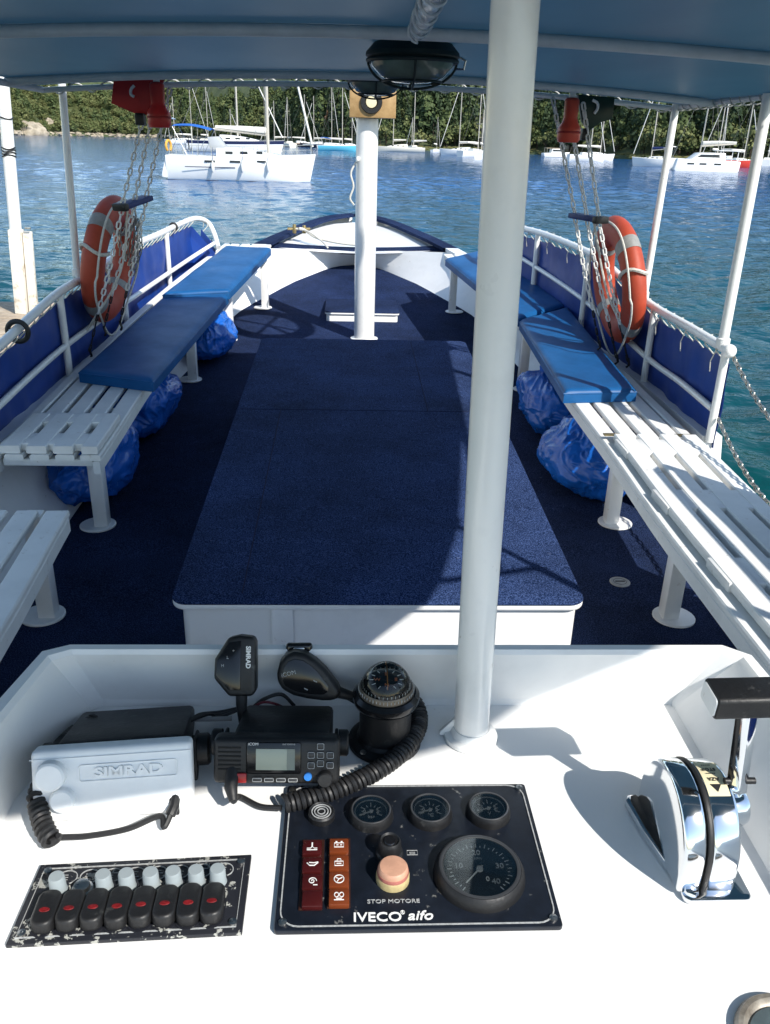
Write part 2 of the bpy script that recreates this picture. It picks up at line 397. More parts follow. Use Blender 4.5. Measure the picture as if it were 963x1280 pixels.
# outer hull
mb = MB()
oy = [-4+i*.4 for i in range(16)]+[2.3, 2.42, 2.8, 3.2, 3.48, 3.58]+[4+i*.4 for i in range(13)]+[9.3, 9.6, 9.9, 10.2, 10.4, 10.6, 10.7, 10.78]
for sgn in (-1, 1):
    vs = []; fs = []
    for y in oy:
        w = g(y)+(.035 if y < 5 else .07) if y < 10.7 else max(g(y)+.03, .03)
        Z_ = zg(y, sgn); prof = [(w, Z_+.02), (w, Z_-.07), (w*.97-.02, Z_-.10), (w*.90-.03, -.35), (max(w*.8-.1-max(0, y-8)*.12, .02), -.9), (max(w*.55-.15-max(0, y-8)*.1, .01), -1.5)]
        for x, z in prof: vs.append((CX+sgn*max(x, .01), y-(.0 if z > -.1 else (max(0, y-9)*.18*(-z)))+.06, z))
    for i in range(len(oy)-1):
        for k in range(5): fs.append((i*6+k, i*6+k+1, (i+1)*6+k+1, (i+1)*6+k))
    mb.add(vs, fs)
mb.build('hull', WHITE, boat, smooth=50)
# gunwale cap: white aft, navy carpet round the bow
def cap(y0, y1, wid, th, name, m):
    mb = MB(); yy = sorted([y0+(y1-y0)*i/34 for i in range(35)]+([2.3, 2.42, 2.8, 3.2, 3.48, 3.58] if y0 < 0 else [10.0+.1*k for k in range(1, 7)]))
    for sgn in (-1, 1):
        vs = []; fs = []
        for y in yy:
            a = max(g(y)-wid, 0); b = g(y)+(.04 if y < 5 else .075) if y < 10.7 else g(y)+.05
            ye = min(1, max(0, (y-10.3)/.48)); yi = y-wid*1.1*ye
            z = zg(y, sgn)
            for x, q, zz in ((a, yi, z), (a, yi, z+th), (b, y+.05*ye, z+th), (b, y+.05*ye, z)): vs.append((CX+sgn*x, q, zz))
        for i in range(40):
            for k in range(4): fs.append((i*4+k, i*4+(k+1) % 4, (i+1)*4+(k+1) % 4, (i+1)*4+k))
        mb.add(vs, fs)
    return mb.build(name, m, boat, smooth=40)
cap(-4, 8.55, .05, .03, 'gunwale', WHITE)
cap(8.551, 10.78, .070, .030, 'bow_cap', CARPET2)
# foredeck: a sunken white triangle behind the bow cap, a navy band on its after edge
mb = MB()
def fore(u, v):
    y = 8.80+v*(10.62-8.80); w = max(g(min(y+.06, 10.78))-.035, .005)
    if v == 1: w = .02
    z = .60+.14*v+.045*abs(2*u-1)**2*(1-v)-.035*math.sin(PI*v)*(1-abs(2*u-1))
    return (CX+w*(2*u-1), y, z)
mb.grid(fore, 16, 12).build('foredeck', WHITE, boat, smooth=60)
mb = MB(); vs = []; fs = []
for i in range(25):
    t = 2*i/24-1; x = .93*t; yb = 8.74+.20*(1-t*t); z = .602+.062*t*t
    for dy, zz in ((0, z-.03), (0, z+.016), (.16, z+.026), (.16, z-.03)): vs.append((CX+x, yb+dy, zz))
for i in range(24):
    for k in range(4): fs.append((i*4+k, i*4+(k+1) % 4, (i+1)*4+(k+1) % 4, (i+1)*4+k))
mb.add(vs, fs).build('carpet_band', CARPET2, boat, smooth=40)
# bow rope on its wooden pin
bp = at_y(372, 291, 9.15); bp.z = .745
pin = thing('mooring_cleat', bp, 'small weathered timber mooring cleat on the port side of the bow', 'cleat')
MB().lathe([(.018, 0), (.022, .05), (.016, .09)], bp-V3((.03, 0, 0)), 12).build('post', BRASS, pin)
MB().lathe([(.018, 0), (.022, .05), (.016, .08)], bp+V3((.07, .02, 0)), 12).build('post', BRASS, pin)
tube('crossbar', [bp+V3((-.10, -.01, .045)), bp+V3((.13, .03, .045))], .014, BRASS, pin)
pts = [bp+V3((.07, .02, .03)), bp+V3((.02, -.03, .05)), bp+V3((.07, .0, .04)), at_y(395, 297, 9.1), at_y(420, 303, 9.05), at_y(441, 309, 9.02), at_y(452, 313, 9.0)]
for k in range(3, 7): pts[k].z = max(pts[k].z, .66)
r1 = MB().tube(curve(pts, 50), .012, 8); r1.tube([p+V3((.0, .05, .0)) for p in curve(pts[2:], 40)], .011, 8)
r1.tube(curve([bp+V3((-.06, 0, .05)), bp+V3((.1, -.04, .03)), bp+V3((.25, -.16, -.05)), bp+V3((.32, -.3, -.1))], 24), .009, 8)
tag(r1.build('mooring_rope', ROPE), 'pale mooring rope led from the bow cleat across the foredeck', 'rope')

# ------------------------------------------------------------------ deck boxes
def boxtop(y): return .30+.048*(y-2.33)
eb = thing('engine_box', (.115, 3.9, 0), 'long low white engine box topped with navy carpet in mid deck', 'engine box')
X0, X1, Y0, Y1 = -.552, .782, 2.335, 5.50
def rounded_rect(x0, x1, y0, y1, r, n=6):
    pts = []
    for cx, cy, a0 in ((x1-r, y0+r, -PI/2), (x1-r, y1-r, 0), (x0+r, y1-r, PI/2), (x0+r, y0+r, PI)):
        for i in range(n+1): a = a0+PI/2*i/n; pts.append((cx+r*math.cos(a), cy+r*math.sin(a)))
    return pts
def slope_z(mb, extra=0):
    mb.v = [(x, y, z+.048*(y-2.33)) for x, y, z in mb.v]; return mb
m_ = MB().prism(rounded_rect(X0+.03, X1-.02, Y0+.02, Y1-.02, .03), 'z', -.02, .27); slope_z(m_)
m_.v = [(x, y, z if z > .2 else dz(y)) for x, y, z in m_.v]; m_.build('box_sides', GEL, eb)
slope_z(MB().prism(rounded_rect(X0, X1, Y0, Y1, .05), 'z', .268, .289, .006)).build('rim', GEL, eb)
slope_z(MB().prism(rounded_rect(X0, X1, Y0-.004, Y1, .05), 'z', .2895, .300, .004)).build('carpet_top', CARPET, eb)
for (xa, ya, xb, yb) in ((X0+.02, 4.13, X1-.02, 4.13), (-.33, Y0+.05, -.33, 4.13), (.42, 4.13, .42, Y1-.05)):
    tube('carpet_seam', [(xa, ya, boxtop(ya)-.0005), (xb, yb, boxtop(yb)-.0005)], .0022, mat('seam_thread', (.005, .007, .03), .95), eb, n=6)  # dark thread laid along the carpet seams
MB().prism(rounded_rect(-.235, -.165, .10, .285, .015), 'y', Y0+.006, Y0+.022, .003).build('pull_strap', GEL, eb)
MB().lathe([(.006, 0), (.004, .002), (0, .002)], (.47, Y0+.021, .165), 12, Matrix.Rotation(PI/2, 4, 'X')).build('drain_hole', BLACKP, eb)
hp = at_deck(452, 405)
fh = thing('foredeck_hatch', (.13, 7.5, dz(7.5)), 'low white hatch with carpeted lid on the sunlit foredeck', 'hatch')
MB().prism(rounded_rect(-.172, .437, 7.24, 7.85, .02), 'z', .19, .284, .003).build('coaming', GEL, fh)
MB().prism(rounded_rect(-.185, .450, 7.225, 7.86, .03), 'z', .2845, .297, .003).build('lid_rim', GEL, fh)
MB().prism(rounded_rect(-.187, .452, 7.228, 7.863, .03), 'z', .2973, .305, .002).build('lid_carpet', CARPET2, fh)
p = at_deck(775, 728)
dr = thing('deck_filler_cap', p, 'round metal filler cap set in navy carpet beside right bench', 'deck cap')
MB().lathe([(.042, 0), (.042, .004), (.036, .006), (.034, .005), (0, .005)], p, 28).build('flange', mat('dull_alloy', (.42, .42, .41), .5, var=.2, vscale=40), dr)
MB().box(p+V3((0, 0, .0062)), (.04, .006, .002), .0005).build('slot', RUBBER, dr)
MB().lathe([(.027, .0052), (.026, .0062), (.025, .0052)], p, 28, None, False).build('inner_ring', BLACKP, dr)

# ------------------------------------------------------------------ masts
pole = thing('support_pole', (.163, .865, .95), 'thick white steel pole standing on the console, nearest to the camera', 'pole')
MB().tube([(.163, .865, .955), (.146, .866, 1.93)], .0222, 36).build('tube', PIPE, pole)
MB().lathe([(.034, .9515), (.034, .957), (.027, .960), (.0235, .968)], (.163, .865, 0), 32).build('weld_collar', PIPE, pole)
for a in (3.0, 1.3):
    c, s_ = math.cos(a), math.sin(a); q = V3((.163, .865, 0))
    R3 = Matrix.Rotation(a, 4, 'Z'); fl = MB()
    fl.M = Matrix.Translation(q) @ R3
    fl.prism([(.019, .952), (.040, .952), (.040, .957), (.022, .980), (.019, .980)], 'y', -.003, .003, .001)
    fl.build('gusset', PIPE, pole)
mast = thing('front_mast', (.142, 6.76, .18), 'white steel mast standing on the deck behind the engine box', 'mast')
MB().tube([(.142, 6.76, .17), (.142, 6.76, 1.79)], .081, 32).build('tube', PIPE, mast)
MB().lathe([(.11, .178), (.11, .19), (.085, .195)], (.142, 6.76, 0), 32).build('base_plate', PIPE, mast)
MB().box((.075, 6.70, 1.52), (.02, .05, .03), .004).build('rope_lug', PIPE, mast)
MB().tube(curve([(.062, 6.72, 1.50), (.025, 6.70, 1.42), (.045, 6.69, 1.33), (.02, 6.68, 1.25), (.05, 6.68, 1.20)], 24), .007, 6).build('halyard_end', ROPE, mast)
blk = thing('mast_block', (.17, 6.66, 1.79), 'varnished wooden block with black ring fixed on the front mast top', 'block')
MB().box((.175, 6.66, 1.885), (.33, .12, .185), .006).build('block', WOOD, blk)
RX = Matrix.Rotation(PI/2, 4, 'X')
MB().lathe([(.042, 0), (.048, .018), (.074, .018), (.078, 0)], (.165, 6.598, 1.895), 32, RX).build('ring', BLACKP, blk)
MB().lathe([(.040, 0), (.038, .006), (0, .010)], (.165, 6.598, 1.895), 24, RX).build('centre', LABELM, blk)

# ------------------------------------------------------------------ canopy
YF = 4.72
def can_y(u, v):
    return u, v
REAR_T = [(-1.6, -.55), (.31, -.165), (.84, -.045), (1.24, .33), (1.53, 1.13), (1.66, 1.95), (1.69, 2.5)]
REAR = lambda x: interp(REAR_T, x)
def can_half(y): return 1.60
def can_z(x, y):
    h = (x-CX)/1.6
    return 1.905+.018*max(0, min(1, (YF-y)/2.2))-.066*h*h
cn = thing('canopy', (CX, 2.2, 1.95), 'blue grey sun canopy on white tubes stretched over the boat', 'canopy')
def fab(u, v):
    s_ = 2*u-1; x = CX+s_*1.6
    yr = REAR(x); y = yr+v*(YF-yr)
    bars = [.35, 2.66, 4.22]
    sag = 0
    for a, b in zip([yr]+bars, bars+[YF]):
        if a <= y <= b: sag = .012*math.sin(PI*(y-a)/(b-a))
    return (x, y, can_z(x, y)+.018-sag)
MB().grid(fab, 36, 60).build('fabric', CANOPY, cn, smooth=60)
for yb in (.35, 2.66, 4.22):
    xr = 1.69 if yb > 1 else 1.12
    MB().tube([(x, yb, can_z(x, yb)) for x in [-1.51+(xr+1.51)*t/24 for t in range(25)]], .017, 12).build('cross_bar', FRAMEB, cn)
MB().tube([(-1.51, y, can_z(-1.51, y)-.004) for y in [-.6+5.3*i/20 for i in range(21)]], .015, 10).build('side_tube', FRAMEB, cn)
MB().tube([(1.69, y, can_z(1.69, y)+.006) for y in [1.13+3.57*i/20 for i in range(21)]], .015, 10).build('side_tube', FRAMEB, cn)
MB().tube([(x, REAR(x), can_z(x, REAR(x))+.010) for x in [-1.51+3.1*i/30 for i in range(31)]], .013, 10).build('rear_tube', FRAMEB, cn)
MB().tube([(1.83, 1.13, 1.86), (1.60, 1.42, 1.87), (1.30, 1.80, 1.89)], .013, 8).build('brace', FRAMEB, cn)
MB().tube([(1.83, 1.13, 1.86), (1.55, 1.03, 1.88), (1.15, .90, 1.895)], .013, 8).build('brace', FRAMEB, cn)
MB().tube([(1.83, 1.13, .46), (1.83, 1.13, 1.88)], .019, 14).build('post', PIPE, cn)
MB().tube([(CX+1.6*t/14, YF-.01, can_z(CX+1.6*t/14, YF)-.006) for t in range(-14, 15)], .013, 10).build('front_tube', PIPE, cn)
MB().tube([(CX+1.58*t, YF+.005+.022*math.sin(t*62), can_z(CX+1.58*t, YF)-.004+.022*math.cos(t*62)) for t in [-1+2*i/400 for i in range(401)]], .0036, 5).build('front_lacing', ROPE, cn)
MB().tube([(1.69+.026*math.sin(t*150), 2.4+2.3*t, can_z(1.69, 3)-.002+.026*math.cos(t*150)) for t in [i/300 for i in range(301)]], .0036, 5).build('side_lacing', ROPE, cn)
ridge = MB().tube([(.15, .86, 1.905), (.19, 2.64, 1.922)], .015, 12).build('ridge_bar', FRAMEB, cn)
wr = MB()
wr.grid(lambda u, v: (.148+.04*u+(.021+.008*noise.noise(V3((u*30, v*6, 1))))*math.cos(2*PI*v), 1.3+1.32*u, 1.909+.013*u+(.021+.008*noise.noise(V3((u*30, v*6, 5))))*math.sin(2*PI*v)), 70, 18)
wr.build('film_wrapping', WRAP, ridge, smooth=80)
cw = MB(); cw.tube([V3((.148+.04*u+.026*math.cos(u*55), 1.3+1.32*u, 1.909+.013*u+.026*math.sin(u*55))) for u in [i/200 for i in range(201)]], .004, 5)
cw.build('wrapping_twist', WRAP, ridge)
RX_ = 1.65
pr1 = at_x(805, 373, RX_); pr2 = at_x(903, 433, RX_)
for a, b, r in ((pr1, at_y(845, 134, pr1.y), .019), (pr2, at_y(960, 124, pr2.y), .022)):
    b.z += .02; po = MB().tube([a, b], r, 16).build('post', PIPE, cn)
    MB().lathe([(r*1.35, 0), (r*1.35, .035), (r*1.02, .04)], a+V3((0, 0, .0)), 16).build('socket', PIPE, po)
pl1 = at_y(97, 345, 4.8); b = at_y(78, 107, 4.76); b.z += .02
po = MB().tube([pl1, b], .019, 16).build('post', PIPE, cn)
MB().lathe([(.026, 0), (.026, .035), (.02, .04)], pl1, 16).build('socket', PIPE, po)
po = MB().tube([(-1.47, 1.2, .82), (-1.45, 1.2, 1.86)], .019, 16).build('post', PIPE, cn)
# bulkhead lamps
def lamp(c, R, label):
    L_ = thing('bulkhead_lamp', c, label, 'lamp', 'bulkhead lamps under the canopy')
    k = R/.155
    MB().lathe([(.0, .095*k), (.075*k, .095*k), (.085*k, .088*k), (.150*k, .018*k), (.156*k, .012*k), (.158*k, 0), (.150*k, -.008*k)], c, 40).build('housing', OLIVEK, L_)
    MB().lathe([(.142*k, -.004*k), (.136*k, -.03*k), (.105*k, -.062*k), (.06*k, -.078*k), (0, -.083*k)], c, 36).build('glass', LAMPGL, L_)
    cg = MB()
    for a in (0, PI/2):
        cg.tube([V3(c)+V3((math.cos(a)*.15*k*math.cos(t), math.sin(a)*.15*k*math.cos(t), -.012*k-.085*k*math.sin(t))) for t in [PI*i/20 for i in range(21)]], .0042*k, 8)
    cg.tube([V3(c)+V3((.150*k*math.cos(t), .150*k*math.sin(t), -.014*k)) for t in [2*PI*i/40 for i in range(40)]], .007*k, 8, closed=True)
    cg.tube([V3(c)+V3((.10*k*math.cos(t), .10*k*math.sin(t), -.075*k)) for t in [2*PI*i/36 for i in range(36)]], .004*k, 8, closed=True)
    cg.build('guard', OLIVEK, L_)
    MB().tube([V3(c)+V3((.156*k, -.03, .0)), V3(c)+V3((.175*k, -.035, -.01*k)), V3(c)+V3((.170*k, -.035, -.035*k)), V3(c)+V3((.145*k, -.03, -.035*k))], .004*k, 6).build('clip', STEEL, L_)
    MB().lathe([(.03*k, .09*k), (.03*k, .13*k)], c, 16).build('stem', OLIVEK, L_)
lamp(at_y(516, 71, 3.0), .146, 'larger dark green caged lamp hanging nearest under the canopy ridge')
lamp(at_y(470, 99, 4.36), .132, 'smaller caged lamp hanging behind the first, above the mast block')

# ------------------------------------------------------------------ rails with tarpaulins
def path_at(path, y):
    ys_ = [p[1] for p in path]
    return V3((float(np.interp(y, ys_, [p[0] for p in path])), y, float(np.interp(y, ys_, [p[2] for p in path]))))
def rail(side, top_px, mid_px, posts, label, extra_near=None):
    top = [at_x(*q) for q in top_px]
    if extra_near: top = extra_near+top
    mid = [at_x(*q) for q in mid_px]
    rt = thing('side_rail', (top[0].x, top[0].y, .45), label, 'railing', 'tarpaulin covered rails along the boat')
    tp = curve(top, 60)
    MB().tube(tp, .021, 14).build('top_rail', PIPE, rt)
    ytop = [p for p in tp]
    tp_m = sorted(tp, key=lambda p: p.y); ym = max(p.y for p in tp)
    if extra_near: mid = [path_at(tp_m, extra_near[0].y)+V3((0, 0, -.22))]+mid
    MB().tube(curve(mid, 40), .016, 12).build('mid_rail', PIPE, rt)
    for y in posts:
        a = path_at(tp_m, y); b = V3((a.x-side*.0, y, max(zg(y)+.01, .4)))
        MB().tube([a, b], .0185, 12).build('post', PIPE, rt)
    y0 = tp_m[0].y+.02; y1 = ym-.04
    def tf(u, v):
        y = y0+(y1-y0)*u; a = path_at(tp_m, y); zb = max(zg(y)-.02, .38)
        zt = a.z-.045
        zz = zt+(zb-zt)*v
        rip = .012*noise.noise(V3((y*3.1, v*2.3, side)))+.010*noise.noise(V3((y*9, v*1.5, 3*side)))
        sc = .018*abs(math.sin(y*12))*(1-v)**6
        return (a.x+side*(.024+rip), y, zz-sc)
    tb = MB().grid(tf, 120, 14).build('tarpaulin', TARP, rt, smooth=70)
    n = int((y1-y0)/.12)
    for i in range(n):
        y = y0+(y1-y0)*(i+.5)/n; a = path_at(tp_m, y)
        lc = MB(); lc.tube([a+V3((side*.026, 0, -.065)), a+V3((-side*.018, .012, -.02)), a+V3((-side*.012, .022, .016)), a+V3((side*.016, .03, .018)), a+V3((side*.026, .04, -.03))], .0035, 5)
        if i % 3 == 0 and side > 0: MB().tube([a+V3((-side*.02, 0, -.01)), a+V3((-side*.03, .02, -.07)), a+V3((-side*.018, .035, -.12))], .0028, 5).build('loose_end', ROPE, rt)
        lc.build('lacing', ROPE, rt)
    if side > 0: MB().sphere(top[0], (.030, .030, .030), 3).build('end_cap', PIPE, rt)
    return rt, tp_m
rr, rpath = rail(1, [(912, 439, 1.65), (862, 409, 1.65), (813, 380, 1.65), (776, 346, 1.62), (745, 320, 1.57), (690, 296, 1.455), (660, 287, 1.365), (635, 283, 1.27), (612, 290, 1.18)],
     [(891, 511, 1.65), (850, 477, 1.65), (807, 445, 1.65), (730, 375, 1.57), (656, 325, 1.365), (618, 305, 1.2)], [3.56, 4.5, 5.55, 6.45, 7.1],
     'white tube rail with blue tarpaulin behind the right hand bench')
rl, lpath = rail(-1, [(0, 432, -1.47), (40, 395, -1.47), (76, 364, -1.47), (120, 338, -1.46), (160, 310, -1.43), (200, 292, -1.385), (225, 280, -1.335), (245, 273, -1.275), (260, 278, -1.21), (268, 292, -1.15), (273, 309, -1.10)],
     [(0, 506, -1.47), (45, 464, -1.47), (90, 426, -1.47), (150, 383, -1.43), (232, 327, -1.30), (268, 304, -1.12)], [3.35, 4.45, 5.6, 6.75],
     'white tube rail with blue tarpaulin behind the left hand bench', extra_near=[V3((-1.47, 3.3, .785))])
ar = thing('side_rail', (1.72, 2.6, .45), 'aft tube rail with blue tarpaulin, added unseen at right to shade the near bench', 'railing', 'tarpaulin covered rails along the boat')
MB().tube([(1.72, 2.55, .42), (1.72, 2.55, 1.08), (1.72, 2.45, 1.13), (1.71, 1.2, 1.13), (1.66, -.5, 1.12)], .021, 14).build('top_rail', PIPE, ar)  # unseen rail and tarpaulin, added at this height to shade the right bench
MB().tube([(1.72, 2.55, .8), (1.71, 1.2, .8), (1.66, -.5, .8)], .016, 12).build('mid_rail', PIPE, ar)
for y in (1.4, .2): MB().tube([(1.715-(1.4-y)*.03, y, .42), (1.715-(1.4-y)*.03, y, 1.12)], .0185, 12).build('post', PIPE, ar)
MB().grid(lambda u, v: (1.742-.05*max(0, .5-u)+.012*noise.noise(V3((u*8, v*3, 7))), -.5+3.0*u, 1.09-.68*v), 60, 10).build('tarpaulin', TARP, ar, smooth=70)
bb = MB()
q = path_at(lpath, 3.83); bb.tube([q+V3((.045*math.cos(a), .0, .045*math.sin(a)-.01)) for a in [2*PI*i/24 for i in range(24)]], .012, 8, closed=True)
tag(bb.build('black_hose_ring', RUBBER), 'black rubber ring slipped over the left rail at frame edge', 'ring')
q = path_at(lpath, 6.95); bb = MB(); bb.tube([q+V3((.028*math.cos(a), .0, .028*math.sin(a))) for a in [2*PI*i/20 for i in range(20)]], .008, 8, closed=True)
tag(bb.build('rail_strap', RUBBER), 'small black strap around the sunlit far part of left rail', 'strap')

# ------------------------------------------------------------------ benches
def ribbon(mb, pts, w, th, side=None, bev=.005, zoff=0):
    """flat board swept along pts (top centre line)"""
    n = len(pts); vs = []; fs = []
    for i, p in enumerate(pts):
        d = (V3(pts[min(i+1, n-1)])-V3(pts[max(i-1, 0)])); d.z = 0; d.normalize(); r = V3((d.y, -d.x, 0))
        for a, b in ((-w/2+bev, 0), (w/2-bev, 0), (w/2, -bev), (w/2, -th+bev), (w/2-bev, -th), (-w/2+bev, -th), (-w/2, -th+bev), (-w/2, -bev)):
            vs.append(V3(p)+r*a+V3((0, 0, b+zoff)))
    for i in range(n-1):
        for k in range(8): fs.append((i*8+k, i*8+(k+1) % 8, (i+1)*8+(k+1) % 8, (i+1)*8+k))
    fs.append(tuple(range(8))); fs.append(tuple((n-1)*8+k for k in range(8))[::-1])
    return mb.add(vs, fs)
def bench(tab, side, legs, label, y0, y1, flaps=(), cross=(), group='slatted benches along the deck', top=.45):
    """tab: (y, x_inner, x_outer)"""
    xi = lambda y: smooth_interp([(t[0], t[1]) for t in tab], y); xo = lambda y: smooth_interp([(t[0], t[2]) for t in tab], y)
    bt = thing('slatted_bench', (xi((y0+y1)/2), (y0+y1)/2, 0), label, 'bench', group)
    n = max(6, int((y1-y0)/.2)); yy = [y0+(y1-y0)*i/n for i in range(n+1)]
    def line(f, a=y0, b=y1, dzz=0):
        k = max(3, int((b-a)/.2)); Y = [a+(b-a)*i/k for i in range(k+1)]
        return [(xi(y)+(xo(y)-xi(y))*f, y, top+dz(y)+dzz) for y in Y]
    wf = .42
    for f in (.095, .325, .555, .785, .965):
        w = .075 if f < .9 else .05
        ribbon(MB(), line(f), w if f > .1 else .08, .024).build('slat', SLAT, bt)
    MB().M
    ap = MB(); ribbon(ap, line(.045, dzz=-.0265), .028, .055); ap.build('apron', SLAT, bt)
    ap = MB(); ribbon(ap, line(.955, dzz=-.0265), .028, .055); ap.build('apron', SLAT, bt)
    yc = y0+.05
    cl = []
    while yc < y1: cl.append(yc); yc += .62
    for y in cl:
        a = V3((xi(y)+(xo(y)-xi(y))*.09, y, top+dz(y)-.042)); b = V3((xi(y)+(xo(y)-xi(y))*.91, y, top+dz(y)-.042))
        MB().box((a+b)/2, ((b-a).length, .055, .030), .004).build('cross_bearer', SLAT, bt)
    for p in legs:
        p = V3(p); zt = top+dz(p.y)-.028
        lg = MB(); lg.box((p.x, p.y, (p.z+zt)/2), (.062, .062, zt-p.z-.006), .005, 2)
        lo = lg.build('leg', WHITE, bt)
        MB().lathe([(.080, .001), (.080, .007), (.076, .010), (0, .010)], (p.x+side*.022, p.y, p.z), 24).build('foot_plate', WHITE, lo)
    for (fa, fb, off) in flaps:      # a second layer: folded boards lying on the slats with spacers
        fls = [(.20, .105), (.44, .105), (.68, .105), (.90, .085)] if off else [(.10, .085), (.34, .105), (.58, .105), (.82, .105)]
        for f, w in fls:
            ribbon(MB(), line(f, fa, fb, .034), w*.76, .032, bev=.004).build('flap_board', SLAT, bt)
        k = 0
        yq = fa+.10
        while yq < fb:
            a = V3((xi(yq)+(xo(yq)-xi(yq))*.08, yq, top+dz(yq)+.016)); b = V3((xi(yq)+(xo(yq)-xi(yq))*.92, yq, top+dz(yq)+.0155))
            MB().box((a+b)/2, ((b-a).length*.985, .135 if not off else .17, .032), .003).build('spacer', SLAT, bt); yq += .27 if not off else .56
    return bt, xi, xo
RT = [(.6, 1.085, 1.52), (2.5, 1.10, 1.53), (3.4, 1.135, 1.56), (4.3, 1.145, 1.565), (5.2, 1.175, 1.565), (5.9, 1.165, 1.53), (6.8, 1.03, 1.43), (7.78, .865, 1.27)]
LT = [(2.4, -.985, -1.43), (3.2, -.99, -1.43), (4.4, -1.015, -1.44), (5.4, -.975, -1.42), (6.4, -.885, -1.345), (7.2, -.80, -1.245), (8.0, -.69, -1.105)]
legR = [at_deck(*q) for q in ((835, 772), (763, 654), (652, 487), (565, 390))]+[V3((1.16, 6.75, dz(6.75))), V3((1.24, 1.5, 0))]
legL = [at_deck(*q) for q in ((129, 657), (242, 475), (288, 425), (332, 385))]
bR, xiR, xoR = bench(RT, 1, legR, 'long white slatted bench running down the right hand side', .7, 7.80, flaps=((1.0, 3.48, 1),))
bL, xiL, xoL = bench(LT, -1, legL, 'white slatted bench on the left carrying two blue cushions', 3.24, 8.02, flaps=((3.25, 3.66, 0),))
LT2 = [(.8, -.865, -1.36), (1.9, -.893, -1.37), (2.67, -.952, -1.40)]
b2, xi2, xo2 = bench(LT2, -1, [at_deck(62, 770), V3((-1.0, 1.2, 0))], 'nearer short white slatted bench cut by the left frame edge', .8, 2.70)
hg = MB()
for f in (.10, .86):
    y = 3.50; x = xiR(y)+(xoR(y)-xiR(y))*f
    MB().box((x, y, .4725+dz(y)), (.075, .028, .006), .001).build('hinge', BRASS, bR)
# ------------------------------------------------------------------ cushions
def cushion(name, c4, label, th=.066):
    """four top corners; a padded slab with rounded edges and welt"""
    ct = thing(name, (sum((V3(c) for c in c4), V3((0, 0, 0)))/4), label, 'cushion', 'blue vinyl bench cushions')
    c4 = [V3(c) for c in c4]
    def S(u, v, h): 
        p = c4[0].lerp(c4[1], u).lerp(c4[3].lerp(c4[2], u), v); return p+V3((0, 0, h))
    mb = MB(); N = 16; M = 36
    def prof(t):  # distance from edge 0..1 -> height
        e = min(1, t/.05); return -(1-math.sqrt(max(0, 1-(1-e)**2)))*.026
    def top(u, v):
        uu = .5-.5*math.cos(PI*u); vv = .5-.5*math.cos(PI*v)
        e = min(min(uu, 1-uu)*.42, min(vv, 1-vv)*1.6); k = min(1, e/.028); k = math.sqrt(max(0, 1-(1-k)**2))
        return S(uu, vv, -.026*(1-k)+.005*noise.noise(S(uu, vv, 0)*4.5)+.006*math.sin(PI*uu)*math.sin(PI*vv))
    mb.grid(top, N, M)
    def side(pairs):
        a, b = pairs
        mb.grid(lambda u, v: S(a[0]+(b[0]-a[0])*(.5-.5*math.cos(PI*u)), a[1]+(b[1]-a[1])*(.5-.5*math.cos(PI*u)), -.026-(th-.026)*v+.005*noise.noise(S(a[0]+(b[0]-a[0])*(.5-.5*math.cos(PI*u)), a[1]+(b[1]-a[1])*(.5-.5*math.cos(PI*u)), 0)*4.5)*(1-v)), 36 if a[0] == b[0] else 16, 3)
    for pr in (((0, 0), (1, 0)), ((1, 0), (1, 1)), ((1, 1), (0, 1)), ((0, 1), (0, 0))): side(pr)
    mb.add([S(0, 0, -th), S(1, 0, -th), S(1, 1, -th), S(0, 1, -th)], [(0, 1, 2, 3)])
    mb.build('pad', VINYL, ct, smooth=60)
    w = MB(); ring = []
    for a, b in (((.004, .002), (.996, .002)), ((.996, .002), (.996, .998)), ((.996, .998), (.004, .998)), ((.004, .998), (.004, .002))):
        for i in range(10): ring.append(S(a[0]+(b[0]-a[0])*i/10, a[1]+(b[1]-a[1])*i/10, -.020))
    w.tube(ring, .0055, 6, closed=True); w.build('welt', VINYL, ct)
def cc(side, y, f):
    xi, xo = (xiR, xoR) if side > 0 else (xiL, xoL)
    return V3((xi(y)+(xo(y)-xi(y))*f, y, .45+dz(y)+.068))
cushion('seat_cushion', [at_deck(191, 474, .518), at_deck(98, 462, .518), at_deck(201, 372, .518), at_deck(286, 366, .518)], 'shaded dark blue cushion nearest on the left bench')
cushion('seat_cushion', [at_deck(287, 362, .552), at_deck(203, 366, .552), at_deck(282, 306, .535), at_deck(339, 309, .535)], 'bright sunlit cushion at the bow end of the left bench')
cushion('seat_cushion', [at_deck(706, 488, .518), at_deck(797, 486, .518), cc(1, 5.86, 1.0), at_deck(650, 399, .518)], 'blue cushion in stripes of sun next to bare slats on right bench')
cushion('seat_cushion', [at_deck(649, 396, .530), cc(1, 5.92, 1.0), cc(1, 7.76, .98), at_deck(557, 322, .518)], 'blue cushion on right bench half hidden behind the thick pole')

